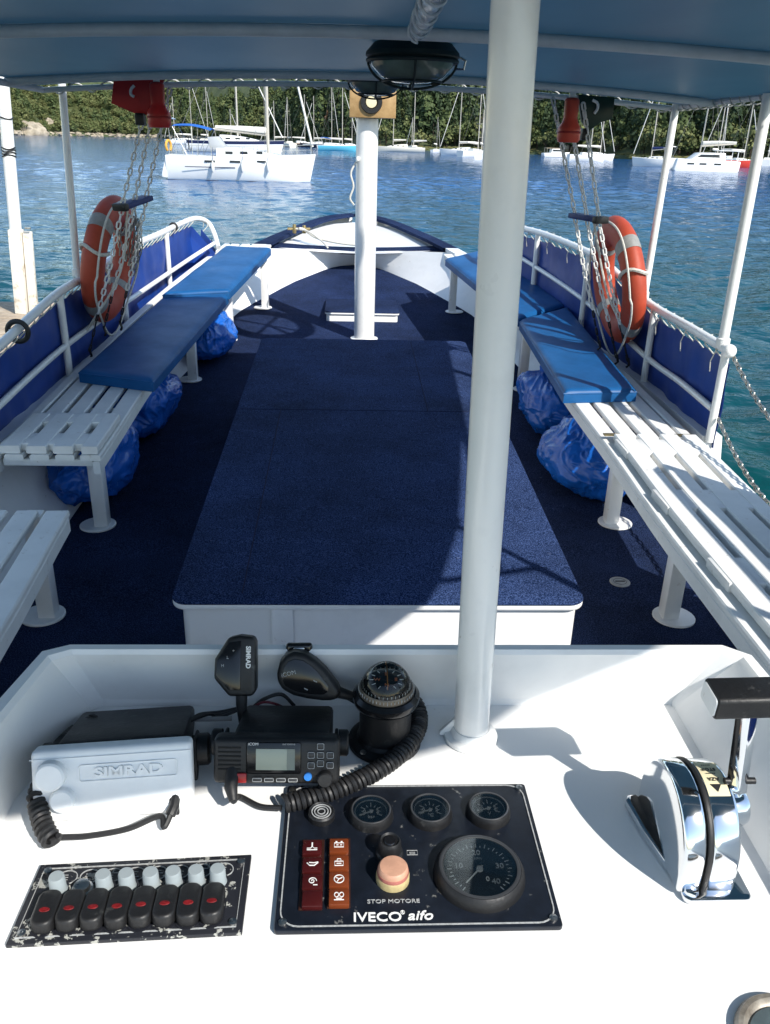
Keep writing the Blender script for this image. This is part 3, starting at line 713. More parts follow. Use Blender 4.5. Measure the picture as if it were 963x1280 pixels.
# ------------------------------------------------------------------ plastic bags under the benches
def bag(c, d, seed, label):
    def fn(v):
        n1 = noise.noise(v*1.1+V3((seed, 0, 0))); n2 = noise.noise(v*2.3+V3((0, seed, 4)))
        w = V3((noise.noise(v*1.7+V3((1, seed, 0))), noise.noise(v*1.7+V3((5, seed, 0))), noise.noise(v*1.7+V3((9, seed, 0)))))
        q = v+w*.75
        th_ = math.atan2(v.y, v.x)
        c1 = max(0, 1-7*abs(noise.noise(V3((q.x*1.9+seed, q.y*1.9, q.z*.8)))))
        c2 = max(0, 1-5*abs(noise.noise(V3((math.cos(th_)*3.1+w.x, math.sin(th_)*3.1+w.y, q.z*.9+seed)))))
        c3 = max(0, 1-4*abs(noise.noise(V3((q.x*5.5, q.y*5.5+seed, q.z*3)))))
        return 1+.22*n1+.10*n2+.045*c1+.035*c2+.014*c3-.05*max(0, v.z)
    t = thing('plastic_bag', (c[0], c[1], c[2]-d[2]), label, 'bag', 'blue bags stowed under the benches')
    m = MB().sphere(c, d, 6, fn)
    fl = c[2]-d[2]*.86
    m.v = [(x, y, max(z, fl)) for x, y, z in m.v]
    m.build('sack', BAG, t, smooth=180)
    k = MB().sphere((c[0]-.02, c[1]+d[1]*.3, c[2]+d[2]*.93), (.05, .06, .05), 3, lambda v: 1+.4*noise.noise(v*5+V3((seed, 1, 0))))
    k.build('knot', BAG, t, smooth=180)
bag((-1.24, 3.94, .20), (.19, .36, .19), 1.3, 'large creased blue bag under near end of left bench')
bag((-1.21, 4.85, .225), (.20, .40, .185), 4.1, 'blue bag in the middle under the left bench')
bag((-1.02, 6.28, .32), (.19, .36, .185), 6.6, 'blue bag under the left bench between the two far legs')
bag((1.275, 4.08, .195), (.235, .34, .19), 8.2, 'round bright blue bag partly in sun under right bench')
bag((1.26, 4.92, .225), (.21, .34, .18), 2.7, 'blue bag behind the round one, further under right bench')

# ------------------------------------------------------------------ lifebuoys
def buoy(c, side, label, sk_=.065):
    c = V3(c)
    bt = thing('lifebuoy', c-V3((0, 0, .36)), label, 'lifebuoy', 'orange lifebuoys hung at the rails')
    e1 = V3((-side*sk_, 1, 0)).normalized(); e2 = V3((-side*.18, 0, 1)); e2 = (e2-e1*e2.dot(e1)).normalized(); nn = e1.cross(e2)
    R, a, b = .272, .080, .062
    def tor(t, ph, k=1., R_=R):
        return c+(e1*math.cos(t)+e2*math.sin(t))*(R_+a*k*math.cos(ph))+nn*(b*k*math.sin(ph))
    MB().grid(lambda u, v: tor(2*PI*u, 2*PI*v), 64, 24).build('ring', ORANGE, bt, smooth=80)
    for q in range(4):
        t0 = PI/4+q*PI/2
        MB().grid(lambda u, v: tor(t0+(u-.5)*.22, 2*PI*v, 1.03), 5, 24).build('reflective_band', SILVERT, bt, smooth=80)
    rp = MB(); pts = []
    for i in range(97):
        t = 2*PI*i/96; ph = 4*(t-PI/4); sl = (.5-.5*math.cos(ph))
        pts.append(c+(e1*math.cos(t)+e2*math.sin(t))*(R+a+.008+.03*sl*(1 if math.sin(t) < .0 else .1))+V3((0, 0, -.03*sl))+nn*(-side*.05))
    rp.tube(pts[:-1], .006, 6, closed=True)
    k0 = c+(e1*math.cos(2.75)+e2*math.sin(2.75))*R-side*nn*0
    for off in (.0,):
        ring = []
        t = 2.85
        for i in range(18):
            ph = 2*PI*i/18; ring.append(tor(t+.05*math.sin(ph*2), ph, 1.14))
        rp.tube(ring, .010, 6, closed=True)
        hang = tor(t, 0 if side > 0 else 0, 1.2)
        q = [tor(t, -PI/2*side*0+PI, 1.2), tor(t+.15, PI, 1.35), tor(t+.5, PI*.8, 1.4), tor(t+.9, PI*.8, 1.5)]
        rp.tube(curve(q, 14), .008, 6)
    rp.build('grab_line', ROPE, bt)
cL = at_x(137, 325, -1.345); cR_ = at_x(773, 351, 1.53)
buoy(cL, -1, 'orange lifebuoy on the left rail, in canopy shade')
buoy(cR_, 1, 'orange lifebuoy on the right rail catching the sun', .025)
rb_c = V3((1.16, 4.86, 2.66))  # unseen ring with cross bars, added to cast the wheel shadow on the foredeck

rbt = thing('lifebuoy', rb_c-V3((0, 0, .4)), 'added lifebuoy above the canopy front, out of view, casting a ring shadow on the foredeck', 'lifebuoy', 'orange lifebuoys hung at the rails')
nv = V3((.35, -.45, .82)).normalized(); ua = nv.orthogonal().normalized(); ub = nv.cross(ua)
MB().grid(lambda u, v: rb_c+(ua*math.cos(2*PI*u)+ub*math.sin(2*PI*u))*(.29+.062*math.cos(2*PI*v))+nv*(.05*math.sin(2*PI*v)), 56, 18).build('ring', ORANGE, rbt, smooth=80)
for q_ in (.4, .4+PI/2): MB().tube([rb_c+(ua*math.cos(q_)+ub*math.sin(q_))*.30-nv*.07, rb_c-(ua*math.cos(q_)+ub*math.sin(q_))*.30-nv*.07], .014, 8).build('shadow_spoke', PIPE, rbt)
MB().tube([rb_c-nv*.07, (1.30, 4.70, 1.86)], .018, 10).build('shadow_ring_stem', PIPE, rbt)

# ------------------------------------------------------------------ chain ladders and signal gear at the canopy's front corners
def ladder(tops, rung_px, ends, Y, label, bright):
    rt = thing('chain_ladder', at_y(*rung_px[0], Y), label, 'ladder', 'chain ladders hung from the canopy front')
    ra = at_y(*rung_px[0], Y-.06); rb = at_y(*rung_px[1], Y+.14); d = (rb-ra)
    m = MB(); L_ = d.length; ang = d.to_track_quat('X', 'Z').to_matrix().to_4x4()
    m.box((ra+rb)/2, (L_, .075, .026), .005, 2, ang); rn = m.build('rung', BLUEW, rt)
    m = MB(); m.box(ra, (.035, .085, .036), .006, 2, ang); m.build('rung_end', BLACKP, rn)
    for i, (tp, f) in enumerate(zip(tops, (.06, .5, .94))):
        p = ra.lerp(rb, f)
        chain(MB(), [at_y(tp[0], tp[1], Y-.02), p+V3((0, 0, .005))], .047, .028, .0048, 10, 6).build('chain', PLCHAIN, rt)
    for i, (en, f) in enumerate(zip(ends, (.06, .5, .94))):
        p = ra.lerp(rb, f); e = at_y(en[0], en[1], Y+.05+i*.05); k = p.lerp(e, .72)
        chain(MB(), [p-V3((0, 0, .005)), p.lerp(e, .4)+V3((0, 0, -.02)), k], .047, .028, .0048, 10, 6).build('chain', PLCHAIN, rt)
        tl = MB(); chain(tl, [k, e], .05, .018, .004, 8, 5); tl.tube([e+V3((0, 0, .02)), e+V3((.01, 0, -.02)), e+V3((.0, .012, -.035))], .007, 6); tl.build('bungee_hook', RUBBER, rt)
    ln = MB(); p = ra.lerp(rb, .3)
    ln.tube(curve([p+V3((0, -.02, 0)), p.lerp(at_y(*ends[1], Y), .5)+V3((.02, 0, -.02)), at_y(*ends[0], Y+.05)+V3((0, 0, .12))], 12), .006, 6)
    ln.build('lanyard', ROPE, rt)
    return rt
lt_ = ladder([(187, 112), (197, 112), (213, 110)], ((151, 259), (185, 247)), [(112, 440), (130, 412), (150, 405)], 4.66, 'plastic chain ladder with blue rung hanging beside left lifebuoy', 0)
ladder([(729, 128), (709, 124), (691, 122)], ((751, 275), (717, 269)), [(785, 452), (771, 448), (749, 430)], 4.58, 'plastic chain ladder with blue rung hanging beside right lifebuoy', 1)
bnd = MB()
for k in range(5):
    o = V3((random.uniform(-.02, .02), random.uniform(-.02, .02), 0)); a = at_y(170+3*k-6, 268+k*2, 4.85)+o; b = at_y(160+4*k-8, 320+k*6, 4.9)+o
    chain(bnd, [a, a.lerp(b, .5)+V3((.012*k-.02, 0, 0)), b], .046, .026, .0042, 8, 5, k)
tag(bnd.build('chain_bundle', GALV), 'gathered bundle of dark chain hanging behind the left lifebuoy', 'chain')

def board(poly, Y, m, label, cat, hook, name):
    pts = [at_y(x, y, Y) for x, y in poly]; c = pts[0]
    t = thing(name, c, label, cat)
    MB().prism([(p.x, p.z) for p in pts], 'y', Y-.012, Y+.012, .002).build('board', m, t)
    h = [at_y(x, y, Y-.022) for x, y in hook]
    MB().tube(curve(h, 16), .007, 8).build('hook', WHITE, t)
    return t
rbd = board([(143, 100), (206, 100), (187, 144), (172, 143), (140, 129)], 4.60, REDP, 'red port sidelight board under the canopy front corner', 'light board', [(168, 107), (164, 112), (164, 118), (168, 121)], 'sidelight_board')
MB().box(at_y(176, 149, 4.58), (.045, .06, .055), .008).build('lamp_socket', BLACKP, rbd)
gbd = board([(722, 118), (768, 122), (765, 149), (750, 153), (736, 164), (727, 152)], 4.60, GREENP, 'dark green starboard sidelight board under the canopy front corner', 'light board', [(741, 125), (747, 129), (747, 136), (743, 142)], 'sidelight_board')
MB().box(at_y(731, 168, 4.58), (.04, .06, .055), .008).build('lamp_socket', BLACKP, gbd)
def mob(c, label, s=1., m=LAMPO):
    t = thing('lifebuoy_light', c, label, 'light', 'orange lifebuoy lights hung from the canopy')
    MB().lathe([(0, .115*s), (.030*s, .115*s), (.040*s, .105*s), (.042*s, .09*s), (.040*s, .010*s), (.046*s, -.012*s), (.064*s, -.040*s), (.066*s, -.055*s), (.066*s, -.10*s), (.058*s, -.118*s), (0, -.120*s)], c, 28).build('body', m, t)
    MB().box(V3(c)+V3((0, 0, .135*s)), (.03, .012, .045), .003).build('bracket', PIPE, t)
    MB().lathe([(.069*s, -.058*s), (.071*s, -.064*s), (.069*s, -.070*s)], c, 28, None, False).build('seal', mat('seal_red', (.30, .02, .015), .4), t)
mob(at_y(198, 131, 4.5), 'red lifebuoy light hanging upside down by the red board', .84, mat('red_plastic', (.50, .022, .018), .33, var=.1, vscale=12))
mob(at_y(713, 150, 4.45), 'orange lifebuoy light hanging upside down by the green board', .84)
MB()
# gangway chains to the right
def sag(a, b, s, n=16):
    a, b = V3(a), V3(b); return [a.lerp(b, i/n)-V3((0, 0, s*4*(i/n)*(1-i/n))) for i in range(n+1)]
e = rpath[0]
tag(chain(MB(), sag(e+V3((.02, -.01, -.025)), (1.60, 1.9, .80), .16, 30), .040, .024, .0042, 12, 6).build('gangway_chain', GALV), 'upper galvanised chain drooping from the right rail end', 'chain')
p5 = at_x(898, 523, 1.66)
tag(chain(MB(), sag(p5, (1.60, 1.9, .62), .19, 30), .040, .024, .0042, 12, 6).build('gangway_chain', GALV), 'lower galvanised chain drooping from the right rail post', 'chain')

# ================================================================== HELM CONSOLE
CZ = .95
hc = thing('helm_console', (.07, .6, 0), 'white glossy helm console with raised rim in the foreground', 'console')
TH = .016
inner = [(-.375, .12), (-.375, .76), (-.333, .925), (-.318, .936), (.448, .934), (.452, .925), (.452, .64), (.452, .12)]
topin = [(-.392, .12), (-.384, .77), (-.367, .900), (-.345, .914), (.494, .912), (.512, .897), (.512, .80), (.512, .12)]
outer = [(-.425, .10), (-.410, .775), (-.385, .918), (-.352, .934), (.502, .932), (.535, .905), (.540, .80), (.540, .10)]
base = [(x, y) for x, y in outer]
TZ = [1.05]*8
def sub(poly, n=8):
    """denser rounded outline"""
    out = []
    for i in range(len(poly)-1):
        for k in range(n): t = k/n; out.append((poly[i][0]+(poly[i+1][0]-poly[i][0])*t, poly[i][1]+(poly[i+1][1]-poly[i][1])*t))
    out.append(poly[-1]); return out
rings = [[(x, y, CZ) for x, y in inner], [(x+(tx-x)*.06, y+(ty-y)*.06, CZ+.008) for (x, y), (tx, ty) in zip(inner, topin)], [(tx-(tx-x)*.04, ty-(ty-y)*.04, 1.044) for (x, y), (tx, ty) in zip(inner, topin)],
         [(x+(ox-x)*.2, y+(oy-y)*.2, 1.05) for (x, y), (ox, oy) in zip(topin, outer)], [(x+(ox-x)*.75, y+(oy-y)*.75, 1.05) for (x, y), (ox, oy) in zip(topin, outer)],
         [(ox, oy, 1.043) for ox, oy in outer], [(ox, oy, .9) for ox, oy in outer], [(ox, oy, .02) for ox, oy in outer]]
mb = MB(); vs = []; fs = []
for r in rings: vs += r
n = 8
for i in range(len(rings)-1):
    for k in range(n-1): fs.append((i*n+k, i*n+k+1, (i+1)*n+k+1, (i+1)*n+k))
fs.append(tuple(range(n)))
# the after side closes the shell
fs.append(tuple(i*n for i in range(len(rings)))+tuple(i*n+n-1 for i in range(len(rings)-1, -1, -1)))
mb.add(vs, fs).build('shell', GEL, hc, smooth=28)

def P_(x, y, z=CZ): return at_z(x, y, z)
FLAT = lambda p, a=0: Matrix.Translation(p) @ Matrix.Rotation(a, 4, 'Z')
# --- engine instrument panel
ip = thing('instrument_cluster', (.075, .676, CZ), 'dark blue engine instrument panel with four dials and warning lights', 'instrument panel')
PT = CZ+.007
PX0, PX1, PY0, PY1 = -.0655, .2145, .5745, .7725
MB().prism(rounded_rect(PX0, PX1, PY0, PY1, .004), 'z', CZ+.001, PT, .0012).build('plate', PANELB, ip)
bd = MB(); rr_ = rounded_rect(PX0+.005, PX1-.005, PY0+.0045, PY1-.003, .018)
bd.tube([(x, y, PT+.0002) for x, y in rr_], .0009, 4, closed=True); bd.build('border_line', PRINTG, ip)
for x, y in ((PX0+.008, PY0+.009), (PX1-.008, PY0+.009), (PX1-.008, PY1-.008), (PX0+.007, PY1-.008)):
    MB().lathe([(.0042, 0), (.0040, .0022), (.0015, .003), (0, .0022)], (x, y, PT), 14).build('screw', STEEL, ip)
def pp(x, y, z=None): return at_z(x, y, PT if z is None else z)
def gauge(c, R, h, name, face):
    gt = MB().lathe([(R*1.12, 0), (R*1.10, h*.45), (R*1.05, h*.8), (R*1.0, h), (R*.90, h), (R*.86, h*.80), (R*.85, h*.62), (0, h*.62)], c, 44).build(name, RUBBER if False else BLACKP, ip)
    MB().lathe([(R*.985, h*1.005), (R*.95, h*1.05), (R*.905, h*1.02), (R*.89, h*.9)], c, 44, None, False).build('bezel', mat('bezel_metal', (.16, .16, .165), .28, .8), gt)
    fz = c[2]+h*.63
    face(gt, V3((c[0], c[1], fz)), R*.85)
    MB().lathe([(R*.89, h*.96), (R*.5, h*.985), (0, h*.99)], c, 36).build('glass', GLASS, gt)
def ticks(gt, c, R, a0, a1, n, l0, l1, w=.0006, name='tick_marks'):
    tk = MB()
    for i in range(n):
        a = math.radians(a0+(a1-a0)*i/(n-1)); d = V3((math.cos(a), math.sin(a), 0)); L1 = l1 if i % 2 == 0 else (l0+l1)/2
        tk.box(c+d*(R*(1+0)*(l0+(l0-L1)*0-(L1-l0)*0)-d*0 if False else 1) if False else c+d*(R*(l0+L1)/2), (R*(L1-l0), w, .0003), 0, 1, Matrix.Rotation(a, 4, 'Z'))
    tk.build(name, PRINT, gt)
def needle(gt, c, R, deg, l=.75, m=PRINT):
    a = math.radians(deg); d = V3((math.cos(a), math.sin(a), 0))
    nb = MB().box(c+d*R*(l/2-.1)+V3((0, 0, .0012)), (R*(l+.1), .0013, .0006), 0, 1, Matrix.Rotation(a, 4, 'Z'))
    nb.lathe([(R*.10, 0), (R*.09, .0022), (0, .0024)], c, 16); nb.build('needle', m, gt)
def small_face(word, nd):
    def f(gt, c, R):
        MB().tube([c+V3((R*.93*math.cos(t), R*.93*math.sin(t), .0003)) for t in [2*PI*i/40 for i in range(40)]], .0006, 4, closed=True).build('dial_ring', PRINTG, gt)
        ticks(gt, c+V3((0, 0, .0004)), R, 205, -25, 9, .40, .70, .0009)
        needle(gt, c, R, nd, .8)
        txt('dial_text', word, R*.30, FLAT(c+V3((0, -R*.40, .0005))), PRINT, gt)
        for q, w in ((-.38, '0'), (.38, '2')): txt('dial_text', w, R*.36, FLAT(c+V3((R*q, R*.02, .0005))), PRINT, gt)
    return f
for (px, py), word, nd in (((464, 1013), 'bar', 205), ((538, 1011), '°C', 200), ((611, 1009), 'V', 196)):
    c = pp(px, py, PT+.009); c.z = PT
    gauge(c, .0225, .011, 'gauge', small_face(word, nd))
def tach_face(gt, c, R):
    ticks(gt, c+V3((0, 0, .0004)), R, 232, -52, 33, .80, .93, .0009)
    for a, w in ((232, '5'), (168, '10'), (92, '20'), (10, '30'), (-48, '40')):
        if w == '5': continue
        d = V3((math.cos(math.radians(a)), math.sin(math.radians(a)), 0)); txt('dial_text', w, R*.25, FLAT(c+d*R*.60+V3((0, 0, .0005))), PRINT if w != '40' else PRINTG, gt)
    txt('dial_text', 'RPM', R*.12, FLAT(c+V3((0, R*.38, .0005))), PRINTG, gt)
    txt('dial_text', '0', R*.22, FLAT(c+V3((R*.18, -R*.36, .0005))), PRINT, gt)
    needle(gt, c, R, 228, .72)
c = pp(600, 1084, PT+.011); c.z = PT
gauge(c, .0425, .013, 'tachometer', tach_face)
c = pp(402, 1021); bz = MB().lathe([(.0150, 0), (.0150, .007), (.0135, .009), (.0125, .0075), (0, .0075)], c, 32).build('buzzer', BLACKP, ip)
rg = MB()
for r_ in (.004, .0075, .0105): rg.tube([c+V3((r_*math.cos(t), r_*math.sin(t), .0078)) for t in [2*PI*i/28 for i in range(28)]], .0007, 4, closed=True)
rg.build('buzzer_ring', PRINTG, bz)
lc = [(390.5, y) for y in (1061, 1083, 1104, 1125)]; rc_ = [(424, y) for y in (1059, 1080.5, 1101.5, 1123)]
fr_ = MB()
for cols, mm in ((lc, DARKRED), (rc_, AMBER)):
    for i, q in enumerate(cols):
        c = pp(*q, PT+.004); c.z = PT
        wl = MB().box(c+V3((0, 0, .0035)), (.0205, .0196, .007), .0015).build('warning_light', mm, ip)
        ic = MB(); z = .0073
        if mm is DARKRED and i == 3: continue
        k = .0055
        C_ = lambda u, v: c+V3((u*k, v*k, z))
        if mm is DARKRED and i == 0: ic.tube([C_(-1, -.8), C_(1, -.8)], .0005, 4); ic.tube([C_(-1, -.4), C_(-.3, -.4), C_(0, 0), C_(.4, -.4), C_(1, -.4)], .0004, 4); ic.box(C_(0, .45), (.0014, .006, .0004), 0, 1)
        elif mm is DARKRED and i == 1: ic.tube([C_(-1, .3), C_(-.5, -.3), C_(.4, -.3), C_(1.1, .4)], .0006, 4); ic.tube([C_(-.6, .4), C_(.3, .3), C_(1.1, .5)], .0005, 4)
        elif mm is DARKRED and i == 2: ic.tube([C_(.8*(1-t)*math.cos(t*11), .8*(1-t)*math.sin(t*11)) for t in [j/40 for j in range(36)]], .0005, 4); ic.tube([C_(.2, -.9), C_(1, -.9)], .0005, 4)
        elif i == 0: ic.tube([C_(-.9, -.5), C_(.9, -.5), C_(.9, .5), C_(-.9, .5)], .0005, 4, closed=True); ic.tube([C_(-.5, 0), C_(-.1, 0)], .0005, 4); ic.tube([C_(.2, 0), C_(.6, 0)], .0005, 4); ic.box(C_(-.5, .75), (.002, .002, .0004), 0, 1); ic.box(C_(.5, .75), (.002, .002, .0004), 0, 1)
        elif i == 1: ic.tube([C_(-.8, -.8), C_(.8, -.8), C_(.8, .2), C_(-.8, .2)], .0005, 4, closed=True); ic.tube([C_(-.4, .2), C_(-.3, .8), C_(.3, .8), C_(.4, .2)], .0005, 4); ic.box(C_(0, -.3), (.005, .001, .0004), 0, 1)
        elif i == 2: 
            ic.tube([C_(.9*math.cos(t), .9*math.sin(t)) for t in [2*PI*j/20 for j in range(20)]], .0005, 4, closed=True)
            for a in (.5, 2.6, 4.2): ic.tube([C_(0, 0), C_(.7*math.cos(a), .7*math.sin(a))], .0005, 4)
        else:
            for sx in (-.45, .45): ic.tube([C_(sx+.38*math.cos(t), .3+.5*math.sin(t)) for t in [2*PI*j/16 for j in range(16)]], .0005, 4, closed=True)
            ic.tube([C_(-.9, -.8), C_(.9, -.8)], .0005, 4); ic.tube([C_(-.5, -.5), C_(.5, -.5)], .0005, 4)
        ic.build('symbol', PRINT, wl)
for q in (lc, rc_):
    a = pp(q[0][0], q[0][1]); b = pp(q[3][0], q[3][1])
    MB().box((a+b)/2+V3((0, -.001, .0012)), (.0235, (a-b).length+.024, .0024), .0008).build('light_frame', mat('brown_frame', (.03, .010, .006), .4), ip)
c = pp(487, 1068)
kb = MB().lathe([(.0150, 0), (.0145, .004), (.0125, .006), (.0120, .018), (.010, .021), (.0085, .019), (0, .019)], c, 28).build('start_button', BLACKP, ip)
MB().lathe([(.007, .0192), (.006, .0205), (0, .0205)], c, 20).build('button_top', BLACKG, kb)
c = pp(491, 1099)
sb_ = MB().lathe([(.0172, 0), (.0172, .007), (.0160, .009)], c, 32).build('stop_button', STOPY, ip)
MB().lathe([(.0162, .0088), (.0164, .011), (.0160, .013)], c, 32).build('red_collar', mat('faded_red', (.45, .16, .13), .4, var=.3, vscale=120), sb_)
MB().lathe([(.0157, .0128), (.0152, .0165), (.0135, .0185), (.010, .019), (0, .0185)], c, 32).build('cap', STOPC, sb_)
q = pp(515.5, 1066); sq = MB(); sq.tube([q+V3((a*.0055, b*.003, .0003)) for a, b in ((-1, -1), (1, -1), (1, 1), (-1, 1))], .0004, 4, closed=True)
for i in (-.4, .1): sq.box(q+V3((0, i*.004, .0003)), (.006, .0007, .0003), 0, 1)
sq.build('start_symbol', PRINTG, ip)
txt('stop_lettering', 'STOP MOTORE', .0062, FLAT(pp(492, 1127)+V3((0, 0, .0004))), PRINTG, ip, sx=1.25)
t1 = txt('maker_lettering', 'IVECO', .0145, FLAT(pp(472, 1147)+V3((0, 0, .0004))), PRINT, ip, bold=.00018, sx=1.15)
t1 = txt('maker_lettering', '®', .006, FLAT(pp(503.5, 1141)+V3((0, 0, .0004))), PRINT, ip)
t1 = txt('maker_lettering', 'aifo', .0150, FLAT(pp(525, 1145)+V3((0, 0, .0004))), PRINT, ip, bold=.00018, shear=.25, sx=1.15)

# --- switch panel
sp = thing('switch_panel', (-.2, .62, CZ), 'worn black switch panel with eight rockers and eight capped breakers', 'switch panel')
tl, tr_, bl, br = P_(52, 1086), P_(315, 1073), P_(8, 1187), P_(303, 1171)
ang = math.atan2((br-bl).y, (br-bl).x)
ST = CZ+.006
MB().prism([(q.x, q.y) for q in (bl, br, tr_, tl)], 'z', CZ+.001, ST, .001).build('plate', WORN, sp)
def spt(u, v): 
    q = bl.lerp(br, u).lerp(tl.lerp(tr_, u), v); return V3((q.x, q.y, ST))
MB().tube([spt(u, v)+V3((0, 0, .0002)) for u, v in ((.03, .07), (.97, .07), (.97, .93), (.03, .93))], .0009, 4, closed=True).build('border_line', PRINTG, sp)
for u, v in ((.05, .12), (.955, .12), (.955, .90), (.05, .90)):
    MB().lathe([(.0042, 0), (.0040, .002), (.0015, .0026), (0, .002)], spt(u, v), 14).build('screw', STEEL, sp)
for i in range(8):
    u = .14+i*.1035; cu_ = spt(u, .62)
    if i == 1:
        br_ = MB().lathe([(.0105, 0), (.0105, .003), (.0085, .004), (.0078, .008), (.005, .009), (0, .009)], cu_, 24).build('breaker', STEEL, sp)
    else:
        br_ = MB().lathe([(.0110, 0), (.0108, .0025), (.0095, .003)], cu_, 24).build('breaker', WORN, sp)
        MB().lathe([(.0090, .0028), (.0082, .004), (.0078, .019), (.0070, .021), (0, .0212)], cu_+V3((random.uniform(-.001, .001), 0, 0)), 20).build('silicone_cap', SILI, br_)
    ic = spt(u+.012, .80); im = MB(); im.tube([ic+V3((.0098*math.cos(t), .0085*math.sin(t), .0004)) for t in [2*PI*k/24 for k in range(24)]], .0006, 4, closed=True)
    for k in range(3): im.box(ic+V3((random.uniform(-.003, .003), (k-1)*.003, .0003)), (random.uniform(.004, .009), .0008, .0003), 0, 1)
    im.build('switch_symbol', PRINTG, sp)
    rc = spt(u-.008, .31)
    Rk = Matrix.Translation(rc+V3((0, 0, .0055))) @ Matrix.Rotation(ang, 4, 'Z') @ Matrix.Rotation(math.radians(-7 if i % 3 else -4), 4, 'X')
    rk = MB(); rk.M = Rk; rk.prism(rounded_rect(-.0112, .0112, -.0225, .0225, .0100, 8), 'z', -.006, .0085, .0035, 4); ro = rk.build('rocker_switch', BLACKG if False else BLACKP, sp)
    ln = MB(); ln.M = Rk; ln.lathe([(.0040, .0082), (.0036, .0092), (0, .0094)], (0, -.005, 0), 14, Matrix.Diagonal((1.3, .75, 1, 1))); ln.build('red_lens', REDI, ro)
    MB().prism([(rc.x+x, rc.y+y) for x, y in rounded_rect(-.0125, .0125, -.024, .024, .0115, 6)], 'z', ST, ST+.0015).build('rocker_bezel', WORN, ro)

# --- compass
cp = at_z(481, 927, CZ)
cpt = thing('compass', cp, 'black bulkhead compass with glass dome beside the thick pole', 'compass')
MB().lathe([(.046, .001), (.046, .006), (.042, .009), (.036, .010), (.0325, .014), (.0325, .060)], cp, 44).build('pedestal', BLACKP, cpt)
MB().lathe([(.0325, .058), (.040, .064), (.0415, .069), (.0415, .074), (.037, .079), (.034, .079)], cp, 44).build('collar', BLACKG, cpt)
MB().lathe([(.0345, .0785), (.0335, .085), (.0322, .087), (.0315, .087), (.031, .0785)], cp, 44, None, False).build('scale_ring', mat('compass_ring', (.16, .13, .10), .3, .6, var=.3, vscale=60), cpt)
tk = MB()
for i in range(48):
    a = 2*PI*i/48; d = V3((math.cos(a), math.sin(a), 0)); tk.box(cp+d*.0343+V3((0, 0, .0835)), (.0012, .0007, .003 if i % 4 else .0048), 0, 1, Matrix.Rotation(a, 4, 'Z'))
tk.build('scale_marks', PRINTG, cpt)
cdm = MB().lathe([(.0290, .079), (.0285, .092), (.022, .0945), (0, .0945)], cp, 40).build('card', BLACKG, cpt)
tk = MB()
for i in range(36):
    a = 2*PI*i/36; d = V3((math.cos(a), math.sin(a), 0)); tk.box(cp+d*.0290+V3((0, 0, .087)), (.0008, .0007, .004), 0, 1, Matrix.Rotation(a, 4, 'Z'))
    if i % 3 == 0: tk.box(cp+d*.0185+V3((0, 0, .0948)), (.005, .0008, .0004), 0, 1, Matrix.Rotation(a, 4, 'Z'))
tk.build('card_marks', PRINT, cdm)
for a, w in ((PI/2, 'S'), (-PI/2, 'N'), (0, 'E'), (PI, 'W')):
    d = V3((math.cos(a), math.sin(a), 0)); txt('card_letter', w, .008, FLAT(cp+d*.0115+V3((0, 0, .0950))), mat('compass_amber', (.35, .10, .04), .5), cdm)
MB().tube([cp+V3((.033*math.cos(t)*0, -.033*math.cos(t), .079+.033*math.sin(t))) for t in [PI*(.2+.6*i/10) for i in range(11)]], .0006, 5).build('lubber_line', mat('lubber_orange', (.55, .22, .05), .4), cpt)
MB().lathe([(.0322*math.cos(t), .0795+.0322*math.sin(t)*1.14) for t in [PI/2*i/14 for i in range(14)]]+[(0, .0795+.0322*1.14)], cp, 40).build('dome', DOMEG, cpt, smooth=80)
MB().lathe([(.004, .0085), (.0035, .0105), (0, .0105)], cp+V3((-.028, -.031, 0)), 12).build('screw', STEEL, cpt)

# --- radios: frame with origin at the face centre, x right, y up the face, z out of the face
def face_frame(px, py, dist, yaw, tilt):
    o = CAM+ray(px, py)*dist
    return Matrix.Translation(o) @ Matrix.Rotation(math.radians(yaw), 4, 'Z') @ Matrix.Rotation(math.radians(90-tilt), 4, 'X')
def rbox(M, c, d, bev, name, m, par, seg=2):
    b = MB(); b.M = M; b.box(c, d, bev, seg); return b.build(name, m, par)
# radio with the white protective cover
RM = face_frame(145, 971, .945, 5.5, 22)
ro = RM.translation.copy(); ro.z = CZ
r1 = thing('marine_radio', ro, 'black marine radio under an embossed white protective front cover', 'radio')
rbox(RM, (.004, .004, -.085), (.142, .068, .135), .006, 'body', BLACKP, r1)
fin = MB(); fin.M = RM
for i in range(9): fin.box((-.058+i*.0148, .0385, -.09), (.0016, .004, .11), 0)
for s_ in (-1, 1):
    b = MB(); b.M = RM; b.box((s_*.080+.004, -.006, -.062), (.005, .060, .045), .003)
    b.lathe([(.019, 0), (.019, .012), (.016, .015), (0, .015)], (s_*.0825+.004, .008, -.055), 24, Matrix.Rotation(PI/2*s_, 4, 'Y')); b.build('bracket_knob', BLACKP, r1)
bq = MB(); bq.box((ro.x+.005, ro.y+.085, CZ+.0045), (.155, .05, .006), .001); bq.build('mount_bracket', BLACKP, r1)
cv = rbox(RM, (0, 0, .005), (.172, .080, .028), .006, 'front_cover', mat('white_cover_plastic', (.86, .87, .87), .42, var=.05, vscale=20, bump=.06, bscale=60), r1, 3)
CV = MATS['white_cover_plastic']
kb = MB(); kb.M = RM
kb.lathe([(.0165, 0), (.0158, .011), (.0135, .013), (0, .0133)], (-.064, .014, .019), 28)
kb.lathe([(.0135, 0), (.0130, .008), (.011, .010), (0, .0102)], (-.053, -.014, .019), 28); kb.build('moulded_knob', CV, cv)
em = MB(); em.M = RM
em.tube([(x, y, .0202) for x, y in rounded_rect(-.035, .070, .004, .022, .003)], .0007, 5, closed=True)
